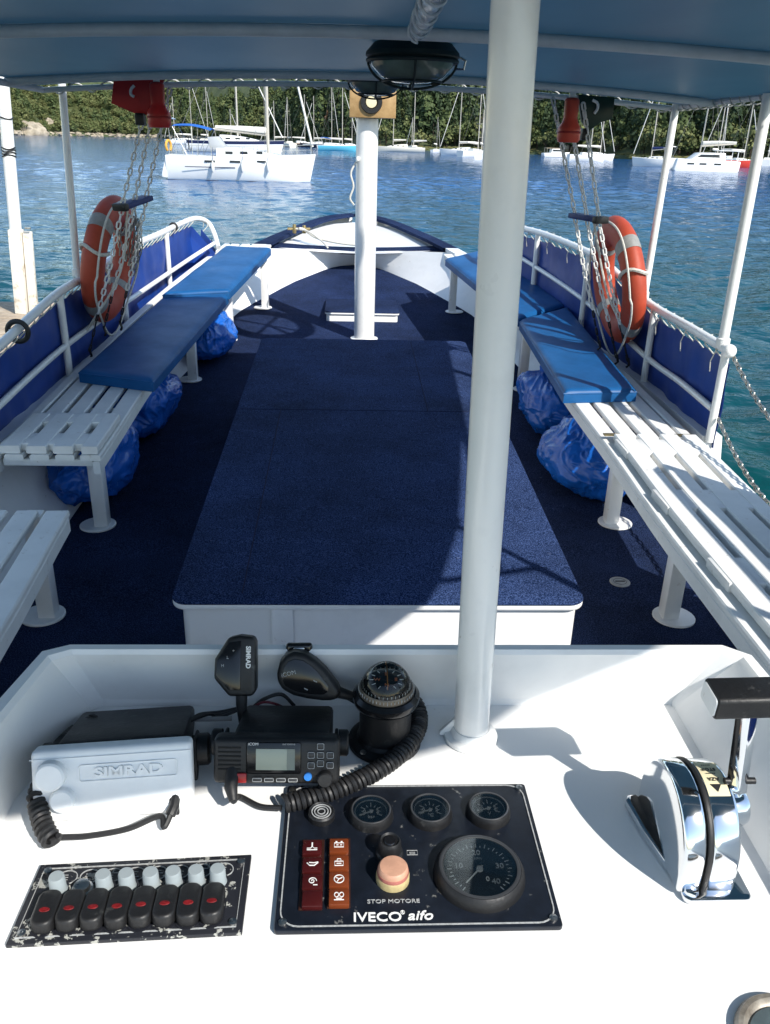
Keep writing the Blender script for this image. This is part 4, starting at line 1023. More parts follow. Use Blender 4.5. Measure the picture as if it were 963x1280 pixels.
em.tube([(-.086, .031, .0202), (.086, .031, .0202)], .0006, 5); em.tube([(-.086, -.029, .0202), (.066, -.029, .0202)], .0006, 5)
em.build('moulded_line', CV, cv)
txt('moulded_lettering', 'SIMRAD', .0145, RM @ Matrix.Translation((.018, .013, .0199)), CV, cv, ext=.0016, sx=1.45, bold=.0004)
nb = MB(); nb.M = RM; nb.box((.0655, -.0315, .0195), (.011, .020, .004), .002); nb.build('cable_notch', RUBBER, cv)
# its handset cord: leaves the notch, runs along the console and coils beside the radio
q0 = RM @ V3((.0655, -.030, .024))
pts = [q0, q0+V3((-.008, -.018, -.012)), at_z(200, 1020, CZ+.012), at_z(160, 1036, CZ+.008), at_z(110, 1045, CZ+.008), at_z(75, 1047, CZ+.010), at_z(62, 1052, CZ+.012)]
cdl = thing('coiled_cord', q0, 'black handset cord coiling around the left of the white covered radio', 'cord')
MB().tube(curve(pts, 50), .0033, 8).build('straight_cord', RUBBER, cdl)
MB().tube([q0+V3((0, .012, .004)), q0, q0+V3((-.003, -.008, -.005))], .0058, 10).build('grommet', RUBBER, cdl)
pts = [at_z(66, 1052, CZ+.013), at_z(56, 1036, CZ+.018), at_z(48, 1010, CZ+.026), at_z(48, 990, CZ+.034), at_z(58, 968, CZ+.04)+V3((.0, .03, 0)), at_z(80, 940, CZ+.02)+V3((0, .03, 0)), at_z(120, 900, CZ+.02)]
coil(MB(), curve(pts, 60), .0085, .0030, .0066, 6, 12, .0075).build('coil', RUBBER, cdl)

# second radio with the display
R2 = face_frame(346, 951, .955, -1.2, 20)
ro = R2.translation.copy(); ro.z = CZ
r2 = thing('marine_radio', ro, 'black marine radio with lit display and small keys, centre of the console', 'radio')
rbox(R2, (0, 0, -.010), (.143, .0535, .026), .006, 'front_panel', BLACKP, r2, 3)
rbox(R2, (.004, .005, -.072), (.112, .046, .105), .006, 'body', BLACKP, r2)
fp = r2
rbox(R2, (-.003, .0045, .0032), (.062, .036, .0016), .002, 'display_bezel', BLACKG, r2)
lcd = rbox(R2, (-.001, .003, .0042), (.044, .0245, .0008), .0003, 'display', LCD, r2)
rbox(R2, (.0165, .003, .0047), (.009, .0240, .0003), 0, 'display_strip', mat('lcd_dark', (.16, .19, .17), .3), lcd)
gl = MB(); gl.M = R2
for i in range(6): gl.box((-.053, .016-.005*i, .0031), (.026, .0022, .0012), .0004)
gl.build('speaker_grille', GRILL, r2)
rbox(R2, (-.0405, -.0185, .0040), (.014, .0115, .004), .0015, 'distress_key', mat('red_key', (.35, .015, .015), .3), r2)
for i in range(4):
    k_ = rbox(R2, (-.0215+.0135*i, -.0205, .0036), (.0105, .0046, .0022), .001, 'key', KEYS, r2)
    a = MB(); a.M = R2; a.tube([(-.0215+.0135*i+x, -.0205+y, .0048) for x, y in rounded_rect(-.005, .005, -.002, .002, .0008, 3)], .0004, 4, closed=True); a.build('key_outline', PRINTG, k_)
for x, y in ((.050, .0185), (.050, .0085), (.0395, .0085), (.0610, .0085), (.050, -.0010), (.0395, -.0035), (.0610, -.0030)):
    k_ = rbox(R2, (x, y, .0036), (.0078, .0072, .0024), .0014, 'key', KEYS, r2)
    a = MB(); a.M = R2; a.tube([(x+u, y+v, .0049) for u, v in rounded_rect(-.0037, .0037, -.0034, .0034, .0012, 3)], .0004, 4, closed=True); a.build('key_outline', PRINTG, k_)
MB_ = MB(); MB_.M = R2; MB_.lathe([(.0046, .002), (.0044, .006), (0, .0063)], (.036, -.0165, 0), 20); MB_.build('blue_key', BLUEK, r2)
MB_ = MB(); MB_.M = R2; MB_.lathe([(.0088, .002), (.0084, .013), (.0072, .0145), (0, .0146)], (.0555, -.0175, 0), 24); MB_.build('volume_knob', BLACKP, r2)
txt('maker_lettering', 'iCOM', .0046, R2 @ Matrix.Translation((-.026, .0205, .0041)), PRINT, r2, ext=.0002)
txt('model_lettering', 'VHF MARINE', .0026, R2 @ Matrix.Translation((.014, .0205, .0041)), PRINTG, r2, ext=.0002)
for s_ in (-1, 1):
    b = MB(); b.M = R2; b.box((s_*.066, -.004, -.055), (.004, .040, .030), .002)
    b.lathe([(.0155, 0), (.0155, .010), (.013, .012), (0, .012)], (s_*.069, .006, -.045), 24, Matrix.Rotation(PI/2*s_, 4, 'Y')); b.build('bracket_knob', BLACKP, r2)
bq = MB(); bq.box((ro.x, ro.y+.06, CZ+.0045), (.135, .05, .006), .001); bq.build('mount_bracket', BLACKP, r2)
pl = R2 @ V3((-.050, -.020, .004))
q = MB(); q.tube([pl+V3((0, .01, .006)), pl+V3((0, -.010, -.004)), pl+V3((.004, -.022, -.012))], [.0085, .0075, .0048], 12); q.build('microphone_plug', RUBBER, r2)
# big coil from this radio, over the console to the second handset
cdr = thing('coiled_cord', pl, 'thick coiled black handset cord sweeping from the compass towards the panel', 'cord')
MB().tube(curve([pl+V3((.004, -.022, -.012)), at_z(300, 996, CZ+.006), at_z(325, 1008, CZ+.005), at_z(352, 1010, CZ+.009)], 24), .0034, 8).build('straight_cord', RUBBER, cdr)
pts = [at_z(356, 1005, CZ+.012), at_z(400, 995, CZ+.011), at_z(450, 975, CZ+.011), at_z(495, 947, CZ+.012), at_z(519, 918, CZ+.014), at_z(524, 895, CZ+.014), at_z(515, 880, CZ+.02)+V3((0, .01, 0)), at_z(495, 878, CZ+.03)+V3((0, .012, 0))]
coil(MB(), curve(pts, 70), .0092, .0029, .0062, 6, 12).build('coil', RUBBER, cdr)
pe = pts[-1]
m2 = at_y(392, 852, .900)
MB().tube(curve([pe, pe+V3((-.012, .0, .008)), at_y(452, 876, .90), at_y(436, 870, .895)], 20), [.004]*10+[.0055]*11, 8).build('strain_relief', RUBBER, cdr)

# --- hand microphones on the console's forward wall
def mic_frame(px, py, Y, roll, tilt=12, yaw=0):
    o = at_y(px, py, Y); return Matrix.Translation(o) @ Matrix.Rotation(math.radians(yaw), 4, 'Z') @ Matrix.Rotation(math.radians(90-tilt), 4, 'X') @ Matrix.Rotation(math.radians(roll), 4, 'Z')
Mm = mic_frame(296, 833, .885, 0, 28)
hm1 = thing('hand_microphone', Mm.translation, 'angular black handset with sideways white lettering clipped on the console rim', 'microphone')
b = MB(); b.M = Mm; b.prism([(-.027, -.014), (-.026, .010), (-.010, .036), (.004, .039), (.021, .037), (.024, .030), (.025, -.030), (.020, -.036), (-.008, -.036)], 'z', -.022, .008, .004, 3); b.build('body', BLACKP, hm1)
b = MB(); b.M = Mm; b.prism([(-.024, -.010), (-.023, .008), (-.009, .030), (.006, .032), (.006, -.028), (-.008, -.028)], 'z', .0085, .0095, .0005); b.build('face_inset', BLACKG, hm1)
txt('maker_lettering', 'SIMRAD', .0078, Mm @ Matrix.Translation((.015, .012, .0085)) @ Matrix.Rotation(-PI/2, 4, 'Z'), PRINT, hm1, ext=.0003, bold=.0003)
for x, y, w in ((-.003, .020, '+'), (-.010, .012, 'L'), (-.016, .002, 'H')): txt('key_lettering', w, .0052, Mm @ Matrix.Translation((x, y, .0098)), PRINTG, hm1, ext=.0002)
b = MB(); b.M = Mm; b.tube([(.006, -.034, -.006), (.006, -.050, -.008), (.007, -.070, -.014), (.010, -.085, -.02)], [.0075, .0068, .0052, .004], 12); b.build('cord_boot', RUBBER, hm1)
Mc = mic_frame(384, 848, .890, -26, 20)
hm2 = thing('hand_microphone', Mc.translation, 'teardrop shaped black handset hanging beside the compass', 'microphone')
b = MB(); b.M = Mc
def teardrop(v):
    return 1
tp_ = [(-.040, .004), (-.038, .016), (-.030, .025), (-.016, .029), (.000, .027), (.016, .022), (.032, .014), (.044, .008), (.048, 0), (.044, -.009), (.030, -.016), (.012, -.022), (-.006, -.026), (-.024, -.025), (-.036, -.014)]
b.prism(tp_, 'z', -.020, .009, .007, 4); b.build('body', BLACKP, hm2, smooth=60)
b = MB(); b.M = Mc; b.prism([(x*.72-.004, y*.72) for x, y in tp_], 'z', .0092, .0104, .0005); b.build('face_inset', BLACKG, hm2)
txt('maker_lettering', 'iCOM', .0075, Mc @ Matrix.Translation((-.024, -.002, .0108)) @ Matrix.Rotation(math.radians(40), 4, 'Z'), PRINTG, hm2, ext=.0002)
for x, y in ((.010, .004), (.004, -.010)): 
    b = MB(); b.M = Mc; b.box((x, y, .0107), (.005, .0012, .0004), 0); b.build('key_mark', PRINTG, hm2)
b = MB(); b.M = Mc; b.tube([(.044, 0, -.005), (.058, .002, -.006), (.072, .004, -.010)], [.0075, .0062, .0045], 12); b.build('cord_boot', RUBBER, hm2)
Mk = mic_frame(374, 815, .915, 0, 12)
b = MB(); b.M = Mk; b.box((0, 0, -.006), (.034, .020, .010), .004, 3); hk = b.build('clip_holder', BLACKG, hm2)
b = MB(); b.M = Mk; b.box((0, -.007, .0005), (.030, .004, .003), .001); b.box((0, .004, -.0005), (.014, .004, .003), .001); b.build('metal_clip', STEEL, hk)
wr_ = MB()
for dx, c0 in ((0, 0), (.006, .4), (.012, .9)):
    wr_.tube(curve([at_z(236, 902, CZ+.03), at_z(250+dx*900, 893, CZ+.02), at_z(275, 890+dx*500, CZ+.012), at_z(300+dx*300, 885, CZ+.02)], 18), .0022, 6)
wr_.tube(curve([at_z(316, 885, CZ+.02), at_z(330, 874, CZ+.03), at_z(352, 868, CZ+.035), at_z(368, 882, CZ+.015)], 18), .0025, 6)
tag(wr_.build('radio_wiring', RUBBER), 'loose thin black wires behind the two marine radios', 'wiring')
MB()
tag(MB().tube(curve([at_z(312, 888, CZ+.03), at_z(328, 878, CZ+.035), at_z(345, 880, CZ+.03), at_z(358, 886, CZ+.012)], 18), .0018, 6).build('red_wire', mat('dark_red_wire', (.12, .01, .02), .5)), 'thin dark red wire arching behind the centre radio', 'wiring')
tag(MB().tube([at_z(236, 899, CZ+.02), at_z(262, 899, CZ+.018), at_z(290, 898, CZ+.018)], .0030, 8).build('cable_joint', mat('grey_cable', (.30, .30, .30), .5)), 'short grey cable joint between the two radios', 'wiring')

# --- throttle
tb0 = V3((.345, .675, CZ))
th = thing('throttle_control', tb0, 'chrome throttle control with black topped lever on the console', 'throttle')
def dprof(y0, y1, h, n=22, flat=.028):
    pts = []
    pts.append((y0, .0)); 
    for i in range(n+1):
        a = PI*i/n; pts.append(((y0+y1)/2-math.cos(a)*(y1-y0)/2, flat+math.sin(a)**.9*(h-flat)))
    pts.append((y1, 0)); return pts
yA, yB, hT = .612, .744, .101
def dslab(x0, x1, s, name, m, par, bev=.004):
    pr_ = [(y, CZ+.004+z) for y, z in dprof(yA-s, yB+s, hT+s)]
    return MB().prism(pr_, 'x', x0, x1, bev, 3).build(name, m, par, smooth=40)
b1 = dslab(.340, .3652, 0, 'left_housing', CHROME, th, .005)
dslab(.3655, .3700, .0005, 'gasket', RUBBER, th, .001)
b2_ = dslab(.3703, .400, -.0015, 'right_housing', CHROME, th, .004)
MB().prism(rounded_rect(.345, .416, yA-.010, yB+.004, .008), 'z', CZ+.0012, CZ+.0075, .002).build('base_plate', CHROME, th)
lp = [(.325, .738), (.329, .747), (.338, .749), (.346, .740), (.362, .62), (.362, .610), (.356, .604), (.348, .608), (.331, .690)]
MB().prism(lp, 'z', CZ+.0012, CZ+.012, .003, 2).build('side_flange', CHROME, th)
MB().prism([((x-.343)*.66+.342, (y-.68)*.88+.685) for x, y in lp], 'z', CZ+.0121, CZ+.0135, .0005).build('side_gasket', RUBBER, th)
pr_ = dprof(yA-.002, yB+.002, hT+.0005)
lbl = MB(); seg_ = []
A0, A1 = 8, 14
def on_arc(t, off=.0022):
    a = PI*t; y0_, y1_ = yA+.002, yB-.002; h = hT-.002; fl_ = .028
    return (y0_+y1_)/2-math.cos(a)*(y1_-y0_)/2, CZ+.004+fl_+math.sin(a)**.9*(h-fl_)+off
lbl.grid(lambda u, v: (.3725+.0225*v, *on_arc(.36+.24*u, .0006)), 14, 2); lo_ = lbl.build('label_plate', LABELM, th, smooth=80)
tri = MB()
p0 = on_arc(.38, .0012); p1 = on_arc(.425, .0012)
tri.add([(.383, *p0), (.377, *p1), (.389, *p1)], [(0, 1, 2)]); tri.build('label_arrow', RUBBER, lo_, smooth=0)
for u, w in ((.455, 'AZA'), (.49, '-----'), (.525, 'STOP'), (.56, '-----')):
    y, z = on_arc(u, .0016); y2, z2 = on_arc(u+.01, .0016); sl = math.atan2(z2-z, y2-y)
    txt('label_lettering', w, .0062, Matrix.Translation((.383, y, z)) @ Matrix.Rotation(sl, 4, 'X') @ Matrix.Rotation(PI, 4, 'Z'), RUBBER, lo_, ext=.0003)
# lever
lv = MB(); ly = .660
Rl = Matrix.Translation((.405, ly, CZ+.075))
lv.lathe([(.020, -.012), (.020, .006), (.017, .012), (0, .013)], (.404, ly, CZ+.075), 28, Matrix.Rotation(PI/2, 4, 'Y'))
lv.build('pivot_hub', CHROME, th)
kc = at_y(928, 872, .665)
rod0 = V3((.410, ly, CZ+.060)); rod1 = V3((kc.x+.012, kc.y+.004, kc.z-.008))
dL = (rod1-rod0); ang_ = dL.to_track_quat('Z', 'Y').to_matrix().to_4x4()
lev = MB().box((rod0+rod1)/2, (.019, .012, dL.length), .003, 2, ang_).build('lever', CHROME, th)
MB().box((rod0+rod1)/2+V3((-.0100, -.0005, 0)), (.003, .0068, dL.length*.92), .001, 2, ang_).build('lever_inlay', BLACKG, lev)
MB().lathe([(.0035, -.016), (.0035, .016)], rod0.lerp(rod1, .33), 12, Matrix.Rotation(PI/2, 4, 'Y')).build('lever_screw', BLACKP, lev)
kn = MB(); kn.M = Matrix.Translation(kc+V3((.008, 0, 0))) @ Matrix.Rotation(math.radians(2), 4, 'Z') @ Matrix.Rotation(math.radians(6), 4, 'X')
kn.prism(rounded_rect(-.018, .018, -.013, .013, .005, 4), 'x', -.041, .048, .002, 2); ko = kn.build('handle', BLACKP, th, smooth=40)
ke = MB(); ke.M = kn.M; ke.prism(rounded_rect(-.0155, .0155, -.0105, .0105, .004, 4), 'x', -.0425, -.0408, .0004, 1); ke.build('end_button', GEL, ko)

# --- round fitting at the frame corner
wc = at_z(988, 1308, CZ)
cu_t = thing('metal_fitting', wc, 'worn round metal fitting set in the console, bottom right corner', 'fitting')
MB().lathe([(.046, .001), (.046, .004), (.043, .0085), (.039, .0085), (.036, .003), (.034, .002), (0, .002)], wc, 48).build('rim', BROWNR, cu_t)
MB().lathe([(.0345, .0022), (.033, .0040), (.02, .0046), (0, .0048)], wc, 40).build('lid', mat('grey_lid', (.09, .12, .13), .25, var=.3, vscale=60), cu_t)

# ================================================================== WATER, SHORE, WOOD
WZ = -1.1
def water_mat():
    m = bpy.data.materials.new('sea_water'); m.use_nodes = True; t = m.node_tree; L = t.links; b = t.nodes['Principled BSDF']
    b.inputs['Roughness'].default_value = .06; b.inputs['IOR'].default_value = 1.33; b.inputs['Specular IOR Level'].default_value = .15
    ge = t.nodes.new('ShaderNodeNewGeometry')
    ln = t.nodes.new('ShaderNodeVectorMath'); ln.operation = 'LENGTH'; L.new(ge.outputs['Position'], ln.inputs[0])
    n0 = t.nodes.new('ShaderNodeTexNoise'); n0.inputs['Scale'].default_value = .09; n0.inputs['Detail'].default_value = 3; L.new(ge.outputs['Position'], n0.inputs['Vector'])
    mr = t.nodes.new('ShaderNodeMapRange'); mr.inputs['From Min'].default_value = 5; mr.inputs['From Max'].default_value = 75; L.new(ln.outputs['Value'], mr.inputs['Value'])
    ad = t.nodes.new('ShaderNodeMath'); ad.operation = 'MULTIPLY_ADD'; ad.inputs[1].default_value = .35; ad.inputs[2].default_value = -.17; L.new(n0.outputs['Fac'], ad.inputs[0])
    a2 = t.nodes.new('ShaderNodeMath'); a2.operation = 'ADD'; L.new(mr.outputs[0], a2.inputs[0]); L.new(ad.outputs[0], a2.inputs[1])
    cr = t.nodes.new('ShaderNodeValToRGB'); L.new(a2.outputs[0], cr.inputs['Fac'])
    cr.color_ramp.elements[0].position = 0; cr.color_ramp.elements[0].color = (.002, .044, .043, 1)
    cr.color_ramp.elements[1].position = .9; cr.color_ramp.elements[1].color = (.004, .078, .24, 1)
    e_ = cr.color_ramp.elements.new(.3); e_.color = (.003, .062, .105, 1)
    L.new(cr.outputs['Color'], b.inputs['Base Color'])
    prev = None
    for sc, st, dist, stretch in ((2.2, 1., .07, .6), (6.5, 1., .022, .7)):
        mp = t.nodes.new('ShaderNodeMapping'); mp.inputs['Scale'].default_value = (stretch, 1, 1); mp.inputs['Rotation'].default_value = (0, 0, .18)
        n = t.nodes.new('ShaderNodeTexNoise'); n.inputs['Scale'].default_value = sc; n.inputs['Detail'].default_value = 3.5; n.inputs['Distortion'].default_value = .35
        L.new(ge.outputs['Position'], mp.inputs['Vector']); L.new(mp.outputs['Vector'], n.inputs['Vector'])
        bp = t.nodes.new('ShaderNodeBump'); bp.inputs['Strength'].default_value = st; bp.inputs['Distance'].default_value = dist
        L.new(n.outputs['Fac'], bp.inputs['Height'])
        if prev: L.new(prev.outputs['Normal'], bp.inputs['Normal'])
        prev = bp
    L.new(prev.outputs['Normal'], b.inputs['Normal'])
    return m
def sea_mesh():
    NC, NR = 600, 900
    th = np.radians(np.linspace(-38, 42, NC)); rr = 2.4*np.exp(np.linspace(0, math.log(420/2.4), NR))
    T_, R_ = np.meshgrid(th, rr); X = R_*np.sin(T_); Y = R_*np.cos(T_); Z = np.zeros_like(X)
    sp_ = R_*math.log(420/2.4)/NR
    rg = np.random.default_rng(5)
    for k in range(70):
        lam = .38*(2.9/.38)**rg.uniform(0, 1); a = .0042*lam**1.0*rg.uniform(.5, 1.5); d = 2.2+rg.normal(0, .75); ph = rg.uniform(0, 2*PI)
        kx, ky = 2*PI/lam*math.cos(d), 2*PI/lam*math.sin(d)
        q = kx*X+ky*Y+ph+.6*np.sin(.31*X+k)+.6*np.sin(.27*Y+1.7*k)
        att = np.clip((lam/sp_-2.0)/2.0, 0, 1)
        Z += a*att*(np.sin(q)+.22*np.cos(2*q))
    gust = .75+.35*np.sin(.09*X+.05*Y+1)*np.sin(.045*Y-.03*X+2)
    edge = np.clip((R_-2.4)/2, 0, 1)
    Z = Z*gust*edge
    co_ = np.stack([X, Y, Z+WZ], -1).reshape(-1, 3)
    idx = np.arange(NC*NR).reshape(NR, NC); q = np.stack([idx[:-1, :-1], idx[:-1, 1:], idx[1:, 1:], idx[1:, :-1]], -1).reshape(-1, 4)
    far_ = np.array([(-4000, -3000, WZ-.2), (4000, -3000, WZ-.2), (4000, 6000, WZ-.2), (-4000, 6000, WZ-.2)])
    n0 = len(co_); co_ = np.concatenate([co_, far_]); q = np.concatenate([q[:, ::-1], [[n0, n0+1, n0+2, n0+3]]])
    me = bpy.data.meshes.new('water'); me.vertices.add(len(co_)); me.vertices.foreach_set('co', co_.reshape(-1)); nq = len(q)
    me.loops.add(nq*4); me.loops.foreach_set('vertex_index', q.reshape(-1).astype(np.int32)); me.polygons.add(nq); me.polygons.foreach_set('loop_start', np.arange(0, nq*4, 4, dtype=np.int32))
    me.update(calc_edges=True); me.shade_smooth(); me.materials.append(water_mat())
    o = bpy.data.objects.new('water', me); COL.objects.link(o); return o
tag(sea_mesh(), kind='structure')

shore_px = [(-420, 152.5), (-200, 160), (0, 168.2), (60, 169.0), (130, 170.6), (200, 172.6), (260, 175), (340, 178.5), (410, 183), (480, 186.8), (550, 189.0), (620, 191.2), (700, 194.5), (800, 199.8), (900, 204), (963, 206.5), (1150, 214), (1400, 224)]
SH = [at_z(x, y, WZ) for x, y in shore_px]
SXp = [q[0] for q in shore_px]
def shore(px):
    return V3((float(np.interp(px, SXp, [p.x for p in SH])), float(np.interp(px, SXp, [p.y for p in SH])), WZ))
def hill_h(px, b):
    """ground height above the water at b metres behind the shore"""
    base = interp([(-420, .50), (60, .42), (200, .40), (330, .34), (480, .40), (620, .42), (800, .38), (963, .36), (1400, .35)], px)
    n1 = noise.noise(V3((px*.011, b*.02, 3.3)))*.35+noise.noise(V3((px*.03, b*.05, 8.1)))*.15
    flat = interp([(-420, 1), (200, 2), (340, 6), (480, 7), (620, 8), (963, 9), (1400, 9)], px)
    if b < flat: return .9*b/flat+.35*min(b, 1.5)
    bb = b-flat
    return 1.4+base*bb*(1+n1*min(1, bb/20))-.0004*bb*bb
def hill_pt(px, b, dzv=0):
    s_ = shore(px); d = V3((s_.x, s_.y, 0)).normalized(); q = s_+d*b
    return V3((q.x, q.y, WZ+hill_h(px, b)+dzv))
def soil_mat():
    m = mat('wooded_soil', (.09, .11, .045), .95, vscale=.12, col2=(.035, .055, .022), detail=8)
    return m
mb = MB()
pxs = [-420+i*14 for i in range(131)]; bs = [-4, 0, .5, 1.5, 3, 5, 8, 11, 15, 20, 27, 36, 48, 62, 80, 100, 130, 170, 220, 300]
for_grid = []
for px in pxs:
    for b in bs: for_grid.append(hill_pt(px, b) if b >= 0 else hill_pt(px, 0)+V3((0, -3, -2.5)))
nb_ = len(bs)
mb.add(for_grid, [(i*nb_+j, (i+1)*nb_+j, (i+1)*nb_+j+1, i*nb_+j+1) for i in range(len(pxs)-1) for j in range(nb_-1)])
tag(mb.build('hill', soil_mat(), smooth=80), kind='structure')
# pale stones of the left shore
STONE = mat('pale_shore_stone', (.46, .40, .31), .9, vscale=.35, col2=(.26, .22, .16), detail=6)
GRASSY = mat('dry_shore_grass', (.16, .14, .05), .95, vscale=.3, col2=(.06, .075, .02), detail=6)
st = MB()
for i in range(420):
    px = random.uniform(-60, 345); b = random.uniform(.0, 3.2); p = hill_pt(px, b)
    r = random.uniform(.5, 1.7)
    st.sphere(p, (r*1.5, r, r*random.uniform(.4, .8)), 1, lambda v: 1+.5*noise.noise(v*1.7+V3((i, 0, 0))))
tag(st.build('shore_stones', STONE, smooth=30), kind='stuff', label='band of pale stones along the far left shoreline', cat='stones')
st = MB()
for i in range(500):
    px = random.uniform(470, 1100); b = random.uniform(.3, 6.5); p = hill_pt(px, b); r = random.uniform(.25, .7)
    st.sphere(p, (r*2.2, r, r*.6), 1, lambda v: 1+.5*noise.noise(v*1.9+V3((i, 0, 0))))
tag(st.build('shore_scrub', GRASSY, smooth=30), kind='stuff', label='low dry scrub along the far right shoreline', cat='scrub')
def outcrop(px, b, d, seed, label):
    p = hill_pt(px, b)
    m = MB().sphere(p, d, 4, lambda v: 1+.35*noise.noise(v*1.3+V3((seed, 0, 0)))+.22*noise.noise(v*3.4+V3((0, seed, 0)))-.10*abs(noise.noise(v*7+V3((seed, seed, 0)))))
    tag(m.build('rock_outcrop', STONE, smooth=25), label, 'rock')
outcrop(30, 2.5, (13, 5, 6.8), 2.2, 'large pale rock outcrop by the water at far left shore')
outcrop(62, 15, (6, 3.5, 4.0), 5.7, 'smaller bare rock patch among trees above the left shore')
outcrop(727, 14, (4.5, 3, 3.6), 9.4, 'bare earth bank showing between trees on the right shore')

LEAF = {}
def leaf_mat(name, c1, c2):
    m = bpy.data.materials.new(name); m.use_nodes = True; t = m.node_tree; L = t.links; b = t.nodes['Principled BSDF']
    ge = t.nodes.new('ShaderNodeNewGeometry'); n = t.nodes.new('ShaderNodeTexNoise'); n.inputs['Scale'].default_value = .22; n.inputs['Detail'].default_value = 3
    L.new(ge.outputs['Position'], n.inputs['Vector']); cr = t.nodes.new('ShaderNodeValToRGB'); L.new(n.outputs['Fac'], cr.inputs['Fac'])
    cr.color_ramp.elements[0].position = .35; cr.color_ramp.elements[0].color = (*c1, 1); cr.color_ramp.elements[1].position = .65; cr.color_ramp.elements[1].color = (*c2, 1)
    L.new(cr.outputs['Color'], b.inputs['Base Color']); b.inputs['Roughness'].default_value = .7; b.inputs['Specular IOR Level'].default_value = .25
    return m
LEAF['broad'] = leaf_mat('olive_foliage', (.066, .090, .028), (.150, .160, .060))
LEAF['pine'] = leaf_mat('pine_foliage', (.042, .068, .024), (.090, .115, .040))
LEAF['cyp'] = leaf_mat('cypress_foliage', (.022, .042, .020), (.046, .070, .026))
LEAF['rust'] = leaf_mat('rusty_dead_foliage', (.07, .035, .018), (.12, .065, .03))
BARK = mat('tree_bark', (.07, .05, .035), .9, vscale=3, col2=(.03, .022, .015))
def leaf_cloud(kind, h, seed):
    """quads of leaf clumps spread through a crown; returns verts (n,4,3)"""
    r = np.random.default_rng(seed); out = []
    if kind == 'broad':
        lob = [(r.normal(0, .19*h), r.normal(0, .19*h), h*r.uniform(.35, .82), h*r.uniform(.16, .30)) for _ in range(9)]; n = 260
        for i in range(n):
            x, y, z, R = lob[i % 9]; d = r.normal(size=3); d /= np.linalg.norm(d); d[2] = d[2]*.8+.1
            out.append((np.array((x, y, z))+d*R*r.uniform(.75, 1.08), d, h*r.uniform(.035, .085)))
    elif kind in ('pine', 'rust'):
        n = 230
        for i in range(n):
            t = r.uniform(0, 1)**.8; z = h*(.2+.8*t); R = h*.26*(1-t)**.75*(1+.35*math.sin(t*23+seed))+.03*h; a = r.uniform(0, 2*PI)
            d = np.array((math.cos(a), math.sin(a), .25)); out.append((np.array((math.cos(a)*R*r.uniform(.55, 1.1), math.sin(a)*R*r.uniform(.55, 1.1), z)), d, h*r.uniform(.028, .062)))
    else:
        n = 160
        for i in range(n):
            t = r.uniform(0, 1); z = h*(.04+.96*t); R = h*.10*min(1, t*6+.4)*(1-t**2.2)+.012*h; a = r.uniform(0, 2*PI)
            d = np.array((math.cos(a), math.sin(a), .15)); out.append((np.array((math.cos(a)*R, math.sin(a)*R, z)), d, h*r.uniform(.022, .05)))
    Q = []
    for c, d, s_ in out:
        nrm = d+r.normal(0, .55, 3); nrm /= np.linalg.norm(nrm)
        u = np.cross(nrm, (0, 0, 1)) + r.normal(0, .2, 3); u /= np.linalg.norm(u)+1e-9; v = np.cross(nrm, u)
        k = r.uniform(.6, 1.3, 4)
        Q.append([c-u*s_*k[0]-v*s_*.5, c+u*s_*.5-v*s_*k[1], c+u*s_*k[2]+v*s_*.5, c-u*s_*.5+v*s_*k[3]])
    return np.array(Q)
TPL = {k: [leaf_cloud(k, 1.0, 10*i+j) for j in range(5)] for i, k in enumerate(('broad', 'pine', 'cyp', 'rust'))}
def tree_mesh(kind, j):
    Q = TPL[kind][j]; me = bpy.data.meshes.new('tree_shape'); n = len(Q)
    vs = [tuple(v) for v in Q.reshape(-1, 3)]; fs = [(4*i, 4*i+1, 4*i+2, 4*i+3) for i in range(n)]
    tr = MB().tube([(0, 0, -.08), (.01, 0, .3), (0, .01, .75)], [.030, .022, .008], 6)
    if kind == 'broad':
        for a in range(4): tr.tube([(0, 0, .25), (.12*math.cos(a*1.6), .12*math.sin(a*1.6), .45), (.2*math.cos(a*1.6), .2*math.sin(a*1.6), .62)], [.014, .010, .004], 5)
    b0 = len(vs); vs += tr.v; fs += [tuple(i+b0 for i in f) for f in tr.f]
    me.from_pydata(vs, [], fs); me.materials.append(LEAF[kind]); me.materials.append(BARK)
    me.polygons.foreach_set('material_index', [0]*n+[1]*len(tr.f)); me.update(); return me
TM = {k: [tree_mesh(k, j) for j in range(5)] for k in TPL}
spots = []
def kind_at(px, b):
    r = random.random()
    n1 = noise.noise(V3((px*.02, b*.05, 1.7)))
    if px < 225: return 'broad' if r < .88 else 'pine'
    if px < 400: return 'broad' if r < .45+n1*.4 else ('pine' if r < .93 else 'cyp')
    if b < 9: return 'broad' if r < .78 else 'pine'
    if r < .02: return 'rust'
    return 'pine' if r < .36+n1*.3 else ('cyp' if r < .86 else 'broad')
HT = {'broad': (3.6, 6.5), 'pine': (6, 10.5), 'cyp': (7, 12.5), 'rust': (6, 9)}
px = -330.
while px < 1330:
    dist = shore(px).length; mpp = dist/1050.
    inframe = -30 < px < 993
    step_m = 3.3 if inframe else 7
    bmax = interp([(-330, 95), (200, 90), (340, 75), (480, 58), (963, 50), (1330, 60)], px)
    b = random.uniform(1.5, 3.5) if px < 340 else random.uniform(4, 8)
    while b < bmax:
        k = kind_at(px, b); h = random.uniform(*HT[k])*(.72+.6*max(0, .5+noise.noise(V3((px*.035, b*.09, 4.4)))))*random.choice((.8, 1, 1, 1.15))*(1 if px > 225 or k != 'broad' else random.uniform(.8, 1.15))
        if b < 10 and k != 'broad': h *= .75
        spots.append((px+random.uniform(-.5, .5)*step_m/mpp, b, k, h)); b += step_m*random.uniform(.75, 1.5)
    px += step_m/mpp*.95
front = [s for s in spots if -10 < s[0] < 970 and s[1] < (6 if s[0] < 340 else 11)]
